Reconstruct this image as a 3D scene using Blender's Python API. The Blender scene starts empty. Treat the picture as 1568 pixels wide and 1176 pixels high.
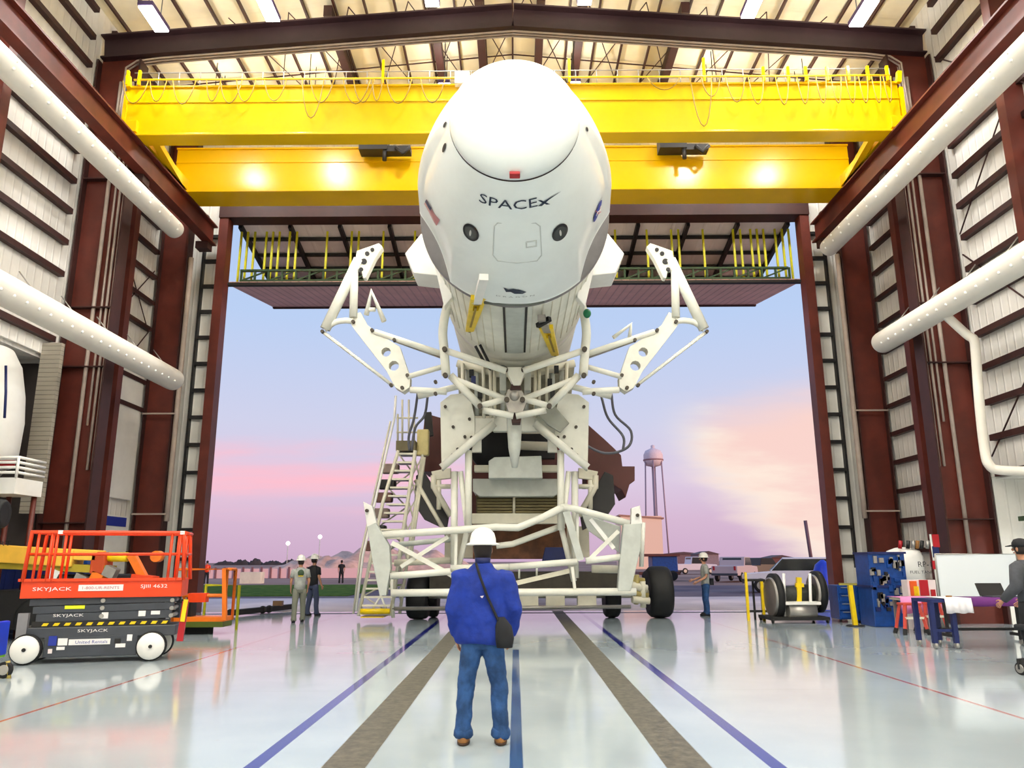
import bpy, math, random
from mathutils import Vector, Matrix
random.seed(7)
SC = bpy.context.scene
COL = SC.collection
V = Vector
R = math.radians
# ------------------------------------------------------------------ camera
F = 1180.0
PITCH, YAW, ROLL = math.atan(271 / F), math.atan(4 / F), R(.23)
EYE = V((0, 0, 1.6))
_fw = V((-math.sin(YAW) * math.cos(PITCH), math.cos(YAW) * math.cos(PITCH), math.sin(PITCH)))
_r0 = V((math.cos(YAW), math.sin(YAW), 0))
_u0 = _r0.cross(_fw)
_rt = _r0 * math.cos(ROLL) - _u0 * math.sin(ROLL)
_up = _u0 * math.cos(ROLL) + _r0 * math.sin(ROLL)
cd = bpy.data.cameras.new('camera'); cam = bpy.data.objects.new('camera', cd); COL.objects.link(cam)
cd.sensor_width = 36; cd.lens = F / 1568 * 36; cd.clip_end = 5000
m = Matrix((_rt, _up, -_fw)).transposed().to_4x4(); m.translation = EYE
cam.matrix_world = m
SC.camera = cam
def _ray(x, y): return _fw + _rt * ((x - 784) / F) - _up * ((y - 588) / F)
def at(x, y, Y):
    d = _ray(x, y); return EYE + d * (Y / d.y)
def atZ(x, y, Z=0):
    d = _ray(x, y); return EYE + d * ((Z - 1.6) / d.z)
def atX(x, y, X):
    d = _ray(x, y); return EYE + d * (X / d.x)
# ------------------------------------------------------------------ exposure
SC.view_settings.view_transform = 'Standard'; SC.view_settings.look = 'None'
SC.view_settings.exposure = 0.12; SC.view_settings.gamma = 1.0; SC.view_settings.use_curve_mapping = False
LAMP_W = 330.0
UP_W = 48.0
sd = bpy.data.lights.new('low_sun', 'SUN'); sd.energy = 2.2; sd.color = (1, .62, .42); sd.angle = R(4)
sun = bpy.data.objects.new('low_sun', sd); COL.objects.link(sun)
sun.rotation_euler = V((-.8, .6, -.13)).to_track_quat('-Z', 'Y').to_euler()
# ------------------------------------------------------------------ colours and node helpers
def lin(c): return tuple((x / 12.92 if x <= .04045 else ((x + .055) / 1.055) ** 2.4) for x in c)
def rgb(*c): return lin([x / 255 for x in c]) + (1,)
class N:
    def __init__(s, tree): s.t = tree
    def __call__(s, kind, **kw):
        n = s.t.nodes.new('ShaderNode' + kind)
        ins = kw.pop('ins', {})
        for k, v in kw.items(): setattr(n, k, v)
        for k, v in ins.items(): s.put(n.inputs[k], v)
        return n
    def put(s, sock, v):
        if isinstance(v, bpy.types.NodeSocket): s.t.links.new(v, sock)
        else: sock.default_value = v
    def math(s, op, a, b=0.0, c=0.0, clamp=False):
        n = s.t.nodes.new('ShaderNodeMath'); n.operation = op; n.use_clamp = clamp
        for i, v in enumerate((a, b, c)): s.put(n.inputs[i], v)
        return n.outputs[0]
    def mix(s, f, a, b, mode='MIX'):
        n = s.t.nodes.new('ShaderNodeMix'); n.data_type = 'RGBA'; n.blend_type = mode
        s.put(n.inputs[0], f); s.put(n.inputs[6], a); s.put(n.inputs[7], b)
        return n.outputs[2]
    def step(s, v, lo, hi):
        n = s.t.nodes.new('ShaderNodeMapRange'); n.interpolation_type = 'SMOOTHSTEP'
        s.put(n.inputs[0], v); n.inputs[1].default_value = lo; n.inputs[2].default_value = hi
        n.inputs[3].default_value = 0; n.inputs[4].default_value = 1
        return n.outputs[0]
    def ramp(s, f, stops):
        n = s.t.nodes.new('ShaderNodeValToRGB'); e = n.color_ramp.elements
        while len(e) < len(stops): e.new(.5)
        for i, (p, c) in enumerate(stops): e[i].position = p; e[i].color = c
        s.put(n.inputs[0], f); return n.outputs[0]
# ------------------------------------------------------------------ world: dusk sky with pink and peach clouds
w = bpy.data.worlds.new('dusk_sky'); SC.world = w; w.use_nodes = True
n = N(w.node_tree); w.node_tree.nodes.clear()
tc = n('TexCoord'); sx = n('SeparateXYZ', ins={0: tc.outputs['Generated']})
yy = n.math('MAXIMUM', sx.outputs[1], .05)
u = n.math('DIVIDE', sx.outputs[0], yy); v = n.math('DIVIDE', sx.outputs[2], yy)
el = n.math('MULTIPLY', sx.outputs[2], 1.0)
base = n.ramp(n.math('ADD', el, .02), [(.0, rgb(200, 165, 192)), (.03, rgb(206, 174, 202)), (.07, rgb(214, 184, 210)), (.12, rgb(219, 202, 226)), (.19, rgb(207, 209, 234)), (.32, rgb(186, 207, 242)), (.6, rgb(160, 190, 235)), (1, rgb(150, 180, 230))])
cmb = n('CombineXYZ', ins={0: n.math('MULTIPLY', u, 3.0), 1: n.math('MULTIPLY', v, 14.0), 2: 0.0})
nz = n('TexNoise', ins={'Vector': cmb.outputs[0], 'Scale': 2.2, 'Detail': 5.0, 'Roughness': .55})
nf = n.math('SUBTRACT', nz.outputs[0], .5)
cmb2 = n('CombineXYZ', ins={0: n.math('MULTIPLY', u, 2.0), 1: n.math('MULTIPLY', v, 22.0), 2: 3.0})
nz2 = n('TexNoise', ins={'Vector': cmb2.outputs[0], 'Scale': 1.6, 'Detail': 4.0})
# pink streaks low on the left
vt = n.math('ADD', n.math('ADD', v, n.math('MULTIPLY', u, .06)), n.math('MULTIPLY', nf, .06))
pk = n.math('MULTIPLY', n.step(vt, .03, .085), n.math('SUBTRACT', 1.0, n.step(vt, .09, .15)))
pk = n.math('MULTIPLY', pk, n.step(nz2.outputs[0], .2, .75))
pk = n.math('MULTIPLY', pk, n.math('SUBTRACT', 1.0, n.step(u, -.12, .05)))
c1 = n.mix(n.math('MULTIPLY', pk, 1.0), base, rgb(255, 190, 204))
# peach fan of cloud on the right, its lower edge running down to the right
edge = n.math('ADD', n.math('SUBTRACT', v, .148), n.math('MULTIPLY', n.math('SUBTRACT', u, .206), .97))
edge = n.math('ADD', edge, n.math('MULTIPLY', nf, .12))
ph = n.math('MULTIPLY', n.step(edge, -.05, .05), n.step(u, .16, .27))
topv = n.math('SUBTRACT', n.math('SUBTRACT', v, n.math('MULTIPLY', u, .25)), .105)
ph = n.math('MULTIPLY', ph, n.math('SUBTRACT', 1.0, n.step(n.math('ADD', topv, n.math('MULTIPLY', nf, .05)), -.03, .06)))
c2 = n.mix(n.math('MULTIPLY', ph, .95), c1, n.mix(n.step(n.math('ADD', n.math('SUBTRACT', edge, .0), n.math('MULTIPLY', nf, .15)), .0, .12), rgb(255, 238, 220), rgb(250, 212, 202)))
bg = n('Background', ins={0: c2, 1: .94})
out = n('OutputWorld', ins={0: bg.outputs[0]})
# ------------------------------------------------------------------ materials
MAT = {}
def mat(name, c, rough=.5, metal=0.0, var=.12, scale=3.0, bump=0.0, emit=0.0, coat=0.0):
    if name in MAT: return MAT[name]
    M = bpy.data.materials.new(name); M.use_nodes = True; t = M.node_tree; t.nodes.clear(); k = N(t)
    bs = k('BsdfPrincipled', ins={'Roughness': rough, 'Metallic': metal, 'Coat Weight': coat})
    c = rgb(*c)
    if var > 0:
        g = k('TexCoord'); z = k('TexNoise', ins={'Vector': g.outputs['Object'], 'Scale': scale, 'Detail': 5.0, 'Roughness': .6})
        f = k.step(z.outputs[0], .3, .7)
        a = tuple(x * (1 - var) for x in c[:3]) + (1,); b = tuple(min(1, x * (1 + var * .6)) for x in c[:3]) + (1,)
        k.put(bs.inputs['Base Color'], k.mix(f, a, b))
        if bump:
            bp = k('Bump', ins={'Strength': bump, 'Distance': .02, 'Height': z.outputs[0]}); k.put(bs.inputs['Normal'], bp.outputs[0])
    else: bs.inputs['Base Color'].default_value = c
    if emit: bs.inputs['Emission Color'].default_value = c; bs.inputs['Emission Strength'].default_value = emit
    k('OutputMaterial', ins={0: bs.outputs[0]})
    MAT[name] = M; return M
def ribbed(name, c, period, axis, depth=.03, dark=.0, rough=.5, sharp=False):
    """sheet metal with pressed ribs: the rib is a bump along one object axis"""
    M = bpy.data.materials.new(name); M.use_nodes = True; t = M.node_tree; t.nodes.clear(); k = N(t)
    g = k('TexCoord'); s = k('SeparateXYZ', ins={0: g.outputs['Object']})
    x = k.math('FRACT', k.math('DIVIDE', s.outputs[axis], period))
    h = k.step(k.math('ABSOLUTE', k.math('SUBTRACT', x, .5)), .36, .46)
    z = k('TexNoise', ins={'Vector': g.outputs['Object'], 'Scale': .9, 'Detail': 5.0})
    c = rgb(*c); a = tuple(q * .86 for q in c[:3]) + (1,)
    cc = k.mix(k.step(z.outputs[0], .35, .65), a, c)
    if dark: cc = k.mix(k.math('MULTIPLY', h, dark), cc, (c[0] * .3, c[1] * .3, c[2] * .3, 1))
    bp = k('Bump', ins={'Strength': .6, 'Distance': depth, 'Height': h})
    bs = k('BsdfPrincipled', ins={'Base Color': cc, 'Roughness': rough, 'Normal': bp.outputs[0]})
    k('OutputMaterial', ins={0: bs.outputs[0]})
    MAT[name] = M; return M
WH = mat('white_paint', (238, 236, 230), .42, var=.06, scale=1.2)
CREAM = mat('cream_paint', (222, 217, 196), .5, var=.12, scale=1.5)
TELW = mat('ivory_steel', (232, 231, 218), .4, var=.07, scale=2)
GREYW = mat('pale_grey_steel', (196, 200, 192), .45, var=.1)
STEEL = mat('red_oxide_steel', (98, 38, 26), .5, var=.25, scale=1.5)
STEELD = mat('dark_brown_steel', (58, 26, 22), .55, var=.2)
BEAMM = mat('roof_frame_steel', (52, 30, 34), .5, var=.15)
DARK = mat('dark_steel', (30, 28, 28), .55, var=.2)
BLACK = mat('black_rubber', (20, 20, 21), .7, var=.2, scale=8)
CHAR = mat('charcoal_paint', (62, 66, 74), .45, var=.15)
YEL = mat('crane_yellow', (232, 184, 0), .22, var=.05, scale=.8)
YELB = mat('safety_yellow', (240, 205, 10), .4, var=.1)
YELG = mat('greenish_yellow_paint', (205, 200, 30), .45, var=.15)
ORG = mat('lift_orange', (232, 66, 14), .4, var=.08)
ORG2 = mat('boom_orange', (240, 120, 20), .45, var=.1)
BOOMY = mat('boom_yellow', (244, 190, 70), .45, var=.1)
BLUE = mat('deep_blue_paint', (14, 66, 140), .4, var=.25, scale=6)
NAVY = mat('navy_paint', (20, 34, 92), .5, var=.2)
JACK = mat("royal_blue_cloth", (4, 44, 142), .8, var=.22, scale=9, bump=.5)
JEAN = mat('denim', (36, 74, 124), .85, var=.45, scale=7, bump=.6)
SKIN = mat('skin', (196, 140, 110), .55, var=.06)
HAIR = mat('dark_hair', (36, 26, 22), .7, var=.2)
LEATH = mat('tan_leather', (150, 102, 50), .6, var=.2)
GREYC = mat('grey_cloth', (168, 170, 164), .85, var=.15, scale=10)
DGREY = mat('dark_grey_cloth', (72, 74, 80), .85, var=.2, scale=10)
BLKC = mat('black_cloth', (26, 27, 32), .85, var=.2, scale=10)
GRN = mat('green_paint', (48, 74, 44), .5, var=.2)
RED = mat('signal_red', (176, 20, 32), .45, var=.08)
PINKC = mat('pink_cloth', (226, 140, 190), .8, var=.08)
PURP = mat('purple_cloth', (100, 38, 112), .8, var=.1)
WCLOTH = mat('white_cloth', (236, 232, 236), .8, var=.05)
SILV = mat('galvanised_steel', (170, 166, 160), .35, .6, var=.15)
DUCTM = mat('duct_fabric_white', (232, 226, 214), .6, var=.05, scale=1)
CONDUIT = mat('conduit_grey', (176, 160, 148), .5, var=.12)
BRDOOR = mat('maroon_steel', (92, 44, 38), .55, var=.2, scale=1)
GLASS = mat('dark_glass', (24, 30, 34), .08, var=0)
CAPW = mat('capsule_white', (234, 239, 236), .35, var=.04, scale=1.1, coat=.2)
TRUNKW = mat('trunk_white', (224, 222, 208), .45, var=.1, scale=1.5)
SHADEG = mat('flank_shade_grey', (122, 118, 118), .5, var=.1)
INK = mat('dark_navy_ink', (34, 46, 66), .5, var=0)
LAMPG = mat('lamp_lens', (255, 252, 246), .3, var=0, emit=14)
WALLP = ribbed('wall_panel', (238, 234, 226), .32, 1, .02)
WALLPX = ribbed('wall_panel_end', (236, 233, 224), .32, 0, .02)
ROOFP = ribbed('roof_panel', (244, 234, 206), 1.1, 1, .02)
CORR = ribbed('maroon_corrugated', (214, 168, 160), .30, 0, .05, dark=.35)
LEAFW = ribbed('door_leaf_inner', (236, 230, 222), .6, 0, .02)
SLAT = ribbed('slatted_grey', (172, 164, 148), .12, 2, .03, dark=.4)
# ------------------------------------------------------------------ mesh builder
X1, Y1, Z1 = V((1, 0, 0)), V((0, 1, 0)), V((0, 0, 1))
def frame(d, up=Z1):
    d = d.normalized()
    if abs(d.dot(up)) > .98: up = Y1 if abs(d.y) < .9 else X1
    a = d.cross(up).normalized(); return d, a, a.cross(d)
class B:
    def __init__(s): s.v = []; s.f = []; s.sm = []
    def add(s, vs, fs, smooth=False):
        o = len(s.v); s.v += [V(p) for p in vs]
        for f in fs: s.f.append([i + o for i in f]); s.sm.append(smooth)
        return s
    def box(s, c, d, rot=None):
        h = V(d) / 2; vs = [V((x * h.x, y * h.y, z * h.z)) for x in (-1, 1) for y in (-1, 1) for z in (-1, 1)]
        if rot is not None: vs = [rot @ p for p in vs]
        return s.add([V(c) + p for p in vs], [(0, 1, 3, 2), (4, 6, 7, 5), (0, 4, 5, 1), (2, 3, 7, 6), (0, 2, 6, 4), (1, 5, 7, 3)])
    def span(s, a, b): a, b = V(a), V(b); return s.box((a + b) / 2, [abs(q) for q in (b - a)])
    def bar(s, p, q, w, h=None, up=Z1):
        p, q = V(p), V(q); h = h or w; d, a, b = frame(q - p, up)
        vs = [e + a * (i * w / 2) + b * (j * h / 2) for e in (p, q) for i, j in ((-1, -1), (1, -1), (1, 1), (-1, 1))]
        return s.add(vs, [(3, 2, 1, 0), (4, 5, 6, 7), (0, 1, 5, 4), (1, 2, 6, 5), (2, 3, 7, 6), (3, 0, 4, 7)])
    def ibeam(s, p, q, h, w, t=.04, up=Z1):
        p, q = V(p), V(q); d, a, b = frame(q - p, up)
        s.bar(p, q, t, h - 2 * t, up)
        for j in (-1, 1): s.bar(p + b * j * (h - t) / 2, q + b * j * (h - t) / 2, w, t, up)
        return s
    def tube(s, pts, r, n=12, cap=True, up=Z1):
        pts = [V(p) for p in pts]; k = len(pts); rs = r if isinstance(r, (list, tuple)) else [r] * k
        vs = []; pa = None
        for i, p in enumerate(pts):
            d = ((pts[min(i + 1, k - 1)] - p).normalized() + (p - pts[max(i - 1, 0)]).normalized())
            if d.length < 1e-6: d = pts[min(i + 1, k - 1)] - pts[max(i - 1, 0)]
            d = d.normalized()
            if pa is None: _, a, b = frame(d, up)
            else: a = (pa - d * pa.dot(d)).normalized(); b = a.cross(d)
            pa = a
            sc = 1.0
            if 0 < i < k - 1:
                c = (pts[i + 1] - p).normalized().dot(d); sc = 1 / max(c, .6)
            for j in range(n):
                t = 2 * math.pi * j / n; vs.append(p + (a * math.cos(t) + b * math.sin(t)) * rs[i] * (1 if sc == 1 else (1 + sc) / 2))
        s.add(vs, [(i * n + j, i * n + (j + 1) % n, (i + 1) * n + (j + 1) % n, (i + 1) * n + j) for i in range(k - 1) for j in range(n)], True)
        if cap:
            o = len(s.v) - len(vs)
            for f in (list(range(n))[::-1], [(k - 1) * n + j for j in range(n)]): s.f.append([o + i for i in f]); s.sm.append(False)
        return s
    def lathe(s, prof, o, axis=Z1, n=32, smooth=True):
        o = V(o); d, a, b = frame(V(axis)); vs = []
        for r, z in prof:
            for j in range(n):
                t = 2 * math.pi * j / n; vs.append(o + d * z + (a * math.cos(t) + b * math.sin(t)) * max(r, 1e-4))
        k = len(prof)
        s.add(vs, [(i * n + j, i * n + (j + 1) % n, (i + 1) * n + (j + 1) % n, (i + 1) * n + j) for i in range(k - 1) for j in range(n)], smooth)
        o2 = len(s.v) - len(vs)
        if prof[0][0] > .001: s.f.append([o2 + j for j in range(n)][::-1]); s.sm.append(False)
        if prof[-1][0] > .001: s.f.append([o2 + (k - 1) * n + j for j in range(n)]); s.sm.append(False)
        return s
    def prism(s, poly, vec):
        poly = [V(p) for p in poly]; vec = V(vec); n = len(poly)
        vs = poly + [p + vec for p in poly]
        return s.add(vs, [tuple(range(n))[::-1], tuple(range(n, 2 * n))] + [(i, (i + 1) % n, (i + 1) % n + n, i + n) for i in range(n)])
    def ball(s, c, r, n=14, m=10):
        c = V(c); r = V(r) if not isinstance(r, (int, float)) else V((r, r, r)); vs = []
        for i in range(m + 1):
            p = math.pi * i / m
            for j in range(n):
                t = 2 * math.pi * j / n
                vs.append(c + V((r.x * max(math.sin(p), 1e-3) * math.cos(t), r.y * max(math.sin(p), 1e-3) * math.sin(t), r.z * math.cos(p))))
        return s.add(vs, [(i * n + j, (i + 1) * n + j, (i + 1) * n + (j + 1) % n, i * n + (j + 1) % n) for i in range(m) for j in range(n)], True)
    def loft(s, rings, n=20, smooth=True, cap=True):
        """rings: (centre, rx, ry) in the XY plane"""
        vs = []
        for c, rx, ry in rings:
            for j in range(n):
                t = 2 * math.pi * j / n; vs.append(V(c) + V((rx * math.cos(t), ry * math.sin(t), 0)))
        k = len(rings)
        s.add(vs, [(i * n + j, i * n + (j + 1) % n, (i + 1) * n + (j + 1) % n, (i + 1) * n + j) for i in range(k - 1) for j in range(n)], smooth)
        if cap:
            o = len(s.v) - len(vs)
            s.f.append([o + j for j in range(n)][::-1]); s.sm.append(False); s.f.append([o + (k - 1) * n + j for j in range(n)]); s.sm.append(False)
        return s
    def wheel(s, c, r, w, axis=X1, n=28):
        return s.lathe([(r * .55, -w * .42), (r * .86, -w / 2), (r * .97, -w * .38), (r, -w * .2), (r, w * .2), (r * .97, w * .38), (r * .86, w / 2), (r * .55, w * .42)], c, axis, n)
    def build(s, name, m, parent=None, bevel=0.0):
        off = V(); q = parent
        while q is not None: off += q.location; q = q.parent
        me = bpy.data.meshes.new(name); me.from_pydata([p - off for p in s.v], [], s.f)
        for p, f in zip(me.polygons, s.sm): p.use_smooth = f
        me.materials.append(m); me.validate(); me.update()
        o = bpy.data.objects.new(name, me); COL.objects.link(o); o.parent = parent
        if bevel:
            b = o.modifiers.new('bevel', 'BEVEL'); b.width = bevel; b.segments = 2; b.limit_method = 'ANGLE'; b.angle_limit = R(50)
        return o
def smooth(pts, k=6):
    pts = [V(p) for p in pts]; P = [pts[0] * 2 - pts[1]] + pts + [pts[-1] * 2 - pts[-2]]; out = []
    for i in range(1, len(P) - 2):
        a, b, c, d = P[i - 1:i + 3]
        for j in range(k):
            t = j / k; out.append(.5 * ((2 * b) + (c - a) * t + (2 * a - 5 * b + 4 * c - d) * t * t + (3 * b - a - 3 * c + d) * t ** 3))
    return out + [pts[-1]]
def tag(o, label, cat, group=None, kind=None):
    if label: o['label'] = label
    if cat: o['category'] = cat
    if group: o['group'] = group
    if kind: o['kind'] = kind
    return o
def thing(name, label, cat, loc=(0, 0, 0), group=None):
    o = bpy.data.objects.new(name, None); COL.objects.link(o); o.location = V(loc); o.empty_display_size = .2
    return tag(o, label, cat, group)
def struct(name, b, m, parent=None, label=None, bevel=0):
    o = b.build(name, m, parent, bevel); o['kind'] = 'structure'
    if label: o['label'] = label
    return o
def kids(o): return [c for c in COL.objects if c.parent is o]
def dup(root, loc, rz=None, label=None, group=None):
    def cp(o, par):
        c = o.copy(); COL.objects.link(c); c.parent = par
        for ch in kids(o): cp(ch, c)
        return c
    r = cp(root, None); r.location = V(loc)
    if rz is not None: r.rotation_euler = (0, 0, rz)
    if label: r['label'] = label
    if group: r['group'] = group
    return r
def textverts(body):
    cu = bpy.data.curves.new('t', 'FONT'); cu.body = body; cu.align_x = 'CENTER'; cu.align_y = 'CENTER'; cu.resolution_u = 2
    ob = bpy.data.objects.new('t', cu); COL.objects.link(ob)
    dg = bpy.context.evaluated_depsgraph_get(); me = bpy.data.meshes.new_from_object(ob.evaluated_get(dg))
    vs = [v.co.copy() for v in me.vertices]; fs = [tuple(p.vertices) for p in me.polygons]
    bpy.data.objects.remove(ob); bpy.data.curves.remove(cu); bpy.data.meshes.remove(me)
    x0, x1 = min(v.x for v in vs), max(v.x for v in vs); y0, y1 = min(v.y for v in vs), max(v.y for v in vs)
    return [((v.x - (x0 + x1) / 2) / (x1 - x0), (v.y - (y0 + y1) / 2) / (y1 - y0)) for v in vs], fs
def text(name, body, m, parent, o, xd, yd, wd, ht):
    """flat lettering wd wide and ht high centred on o"""
    vs, fs = textverts(body); o, xd, yd = V(o), V(xd).normalized(), V(yd).normalized()
    return B().add([o + xd * (x * wd) + yd * (y * ht) for x, y in vs], fs).build(name, m, parent)
# ================================================================== THE SETTING
WX = 12.5          # side wall plane
YE = 26.2          # door plane
ZR = 18.0         # roof at the eave
def floor_material():
    M = bpy.data.materials.new('epoxy_floor'); M.use_nodes = True; t = M.node_tree; t.nodes.clear(); k = N(t)
    g = k('TexCoord'); s = k('SeparateXYZ', ins={0: g.outputs['Object']}); x, y = s.outputs[0], s.outputs[1]
    z1 = k('TexNoise', ins={'Vector': g.outputs['Object'], 'Scale': .5, 'Detail': 6.0}); z2 = k('TexNoise', ins={'Vector': g.outputs['Object'], 'Scale': 7.0, 'Detail': 6.0})
    c = k.mix(k.step(z1.outputs[0], .3, .7), rgb(158, 171, 178), rgb(170, 182, 188))
    # small scuffs of wear
    c = k.mix(k.math('MULTIPLY', k.step(z2.outputs[0], .66, .72), .25), c, rgb(170, 172, 168))
    def band(x0, x1, y0=-50, y1=50, e=.006):
        f = k.math('MULTIPLY', k.step(x, x0 - e, x0 + e), k.math('SUBTRACT', 1.0, k.step(x, x1 - e, x1 + e)))
        if y0 > -50 or y1 < 50: f = k.math('MULTIPLY', f, k.math('MULTIPLY', k.math('GREATER_THAN', y, y0), k.math('LESS_THAN', y, y1)))
        return f
    st = k('TexNoise', ins={'Vector': g.outputs['Object'], 'Scale': 9.0, 'Detail': 8.0, 'Roughness': .7})
    conc = k.mix(k.step(st.outputs[0], .3, .7), rgb(62, 58, 46), rgb(104, 99, 82))
    strips = k.math('ADD', band(-1.56, -1.2), band(1.19, 1.55), clamp=True)
    c = k.mix(strips, c, conc)
    side = k.math('ADD', band(-2.18, -2.05), band(2.01, 2.14), clamp=True)
    c = k.mix(side, c, rgb(26, 36, 124))
    c = k.mix(band(-.055, .055, -50, 15.0), c, rgb(6, 66, 124))
    c = k.mix(k.math('ADD', band(-5.37, -5.32), band(5.19, 5.24), clamp=True), c, rgb(170, 80, 76))
    c = k.mix(band(-12, 12, 0, 0), c, c)
    # saw-cut joints
    jy = k.math('ABSOLUTE', k.math('SUBTRACT', k.math('FRACT', k.math('DIVIDE', y, 5.2)), .5))
    c = k.mix(k.math('MULTIPLY', k.math('GREATER_THAN', jy, .4988), .3), c, rgb(120, 122, 122))
    ro = k.math('ADD', k.math('ADD', .06, k.math('MULTIPLY', z1.outputs[0], .08)), k.math('MULTIPLY', strips, .4))
    bs = k('BsdfPrincipled', ins={'Base Color': c, 'Roughness': ro, 'Specular IOR Level': .5})
    k('OutputMaterial', ins={0: bs.outputs[0]}); return M
struct('floor', B().span((-14.5, -14, -.3), (14.5, YE + .1, 0)), floor_material(), label='glossy pale grey hangar floor with painted blue and red lines and two bare concrete strips')
# threshold drain across the doorway
struct('trim_1', B().span((-9.9, YE - 1.0, -.01), (9.9, YE - .72, .005)), DARK, label='dark drain channel across the doorway')
# side walls: panels, girts, with an opening near the floor towards the camera
def side_wall(s, name, ztop_open, ynear):
    b = B()
    b.span((s * WX, 20.4, 0), (s * (WX + .25), YE + .3, ZR))
    b.span((s * WX, -14, ztop_open), (s * (WX + .25), 20.4, ZR))
    b.span((s * WX, -14, 0), (s * (WX + .25), ynear, ztop_open))
    wl = struct(name, b, WALLP, label='white ribbed metal %s wall of the hangar' % ('left' if s < 0 else 'right'))
    k = 0
    z = .95
    while z < ZR - .3:
        for y0, y1 in ((20.9, 22.4), (22.75, 25.1)):
            if s < 0 and y0 > 22 and 1.9 < z < 6.4: continue
            struct('girt', B().span((s * (WX - .16), y0, z - .07), (s * WX, y1, z + .07)), STEELD, wl)
        if z > ztop_open: struct('girt', B().span((s * (WX - .16), 8, z - .08), (s * WX, 19.9, z + .08)), STEELD, wl)
        z += .93
    return wl
wl = side_wall(-1, 'wall_left', 7.0, 12.0)
wr = side_wall(1, 'wall_right', 3.7, 12.0)
# bracing rods on the walls
b = B()
for y0, z0, y1, z1 in ((22.9, 9.2, 25, 11.4), (22.9, 11.4, 25, 9.2), (22.9, 7, 25, 9.2)): b.tube([(-WX + .1, y0, z0), (-WX + .1, y1, z1)], .02, 6)
struct('brace_rod', b, STEELD, wl)
b = B()
for y0, z0, y1, z1 in ((20, 9.8, 14, 4.2), (20, 4.2, 14, 9.8), (20, 16, 14, 10.4), (20, 10.4, 14, 16)): b.tube([(WX - .1, y0, z0), (WX - .1, y1, z1)], .022, 6)
struct('brace_rod', b, STEELD, wr)
# end wall around the doorway
b = B()
for s in (-1, 1): b.span((s * 10.5, YE + .05, 0), (s * (WX + .25), YE + .3, ZR))
b.span((-10.5, YE + .05, 13.9), (10.5, YE + .3, ZR + 1.2))
we = struct('wall_back', b, WALLPX, label='white end wall around the open hangar doorway')
for s in (-1, 1):
    z = .75
    while z < 13.9:
        struct('girt', B().span((s * 10.68, YE - .12, z - .055), (s * 11.22, YE + .05, z + .055)), DARK, we); z += .955
    struct('jamb_post', B().span((s * 10.36, YE - .3, 0), (s * 10.68, YE + .2, 14)), STEEL, we)
    struct('inner_post', B().span((s * 11.2, YE - .14, 0), (s * 11.27, YE + .04, 14)), DARK, we)
struct('door_header', B().span((-10.7, YE - .35, 13.8), (10.7, YE + .35, 14.4)), STEELD, we)
struct('wall_rear', B().span((-WX, -14.2, 0), (WX, -14, ZR + 1.3)), WALLPX)
# roof
def roofz(x): return ZR + 1.25 * (1 - abs(x) / WX)
b = B()
for s in (-1, 1): b.prism([(0, -14, roofz(0)), (s * (WX + .25), -14, ZR), (s * (WX + .25), -14, ZR + .2), (0, -14, roofz(0) + .2)], (0, YE + 14.3, 0))
ce = struct('ceiling', b, ROOFP, label='pale insulated roof over the hangar')
x = -12.1
while x < 12.2:
    zz = roofz(x) - .1
    struct('purlin', B().span((x - .03, 10, zz - .08), (x + .03, YE, zz + .05)), STEELD, ce); x += .93
for px in (524, 670, 737, 826, 886, 1030):   # deeper members run with the purlins
    q = at(px, 110, 23); struct('roof_strut', B().span((q.x - .13, 20.8, roofz(q.x) - .5), (q.x + .13, YE, roofz(q.x) - .12)), STEELD, ce)
for px in (520, 1000):
    q = at(px, 0, 18); struct('roof_strut', B().span((q.x - .14, 10, roofz(q.x) - .5), (q.x + .14, 20.2, roofz(q.x) - .12)), STEELD, ce)
bx = B()
for i in range(-5, 5):
    x0 = i * 1.86 + .45
    for a, c in ((x0, x0 + 1.86), (x0 + 1.86, x0)): bx.tube([(a, 20.8, roofz(a) - .25), (c, YE, roofz(c) - .25)], .018, 5)
struct('roof_rod', bx, STEELD, ce)
for yy in (22.3, 24):
    bb = B()
    for s in (-1, 1): bb.tube([(0, yy, roofz(0) - .16), (s * 12.3, yy, roofz(12.3) - .16)], .025, 5)
    struct('roof_rod', bb, STEELD, ce)
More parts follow.
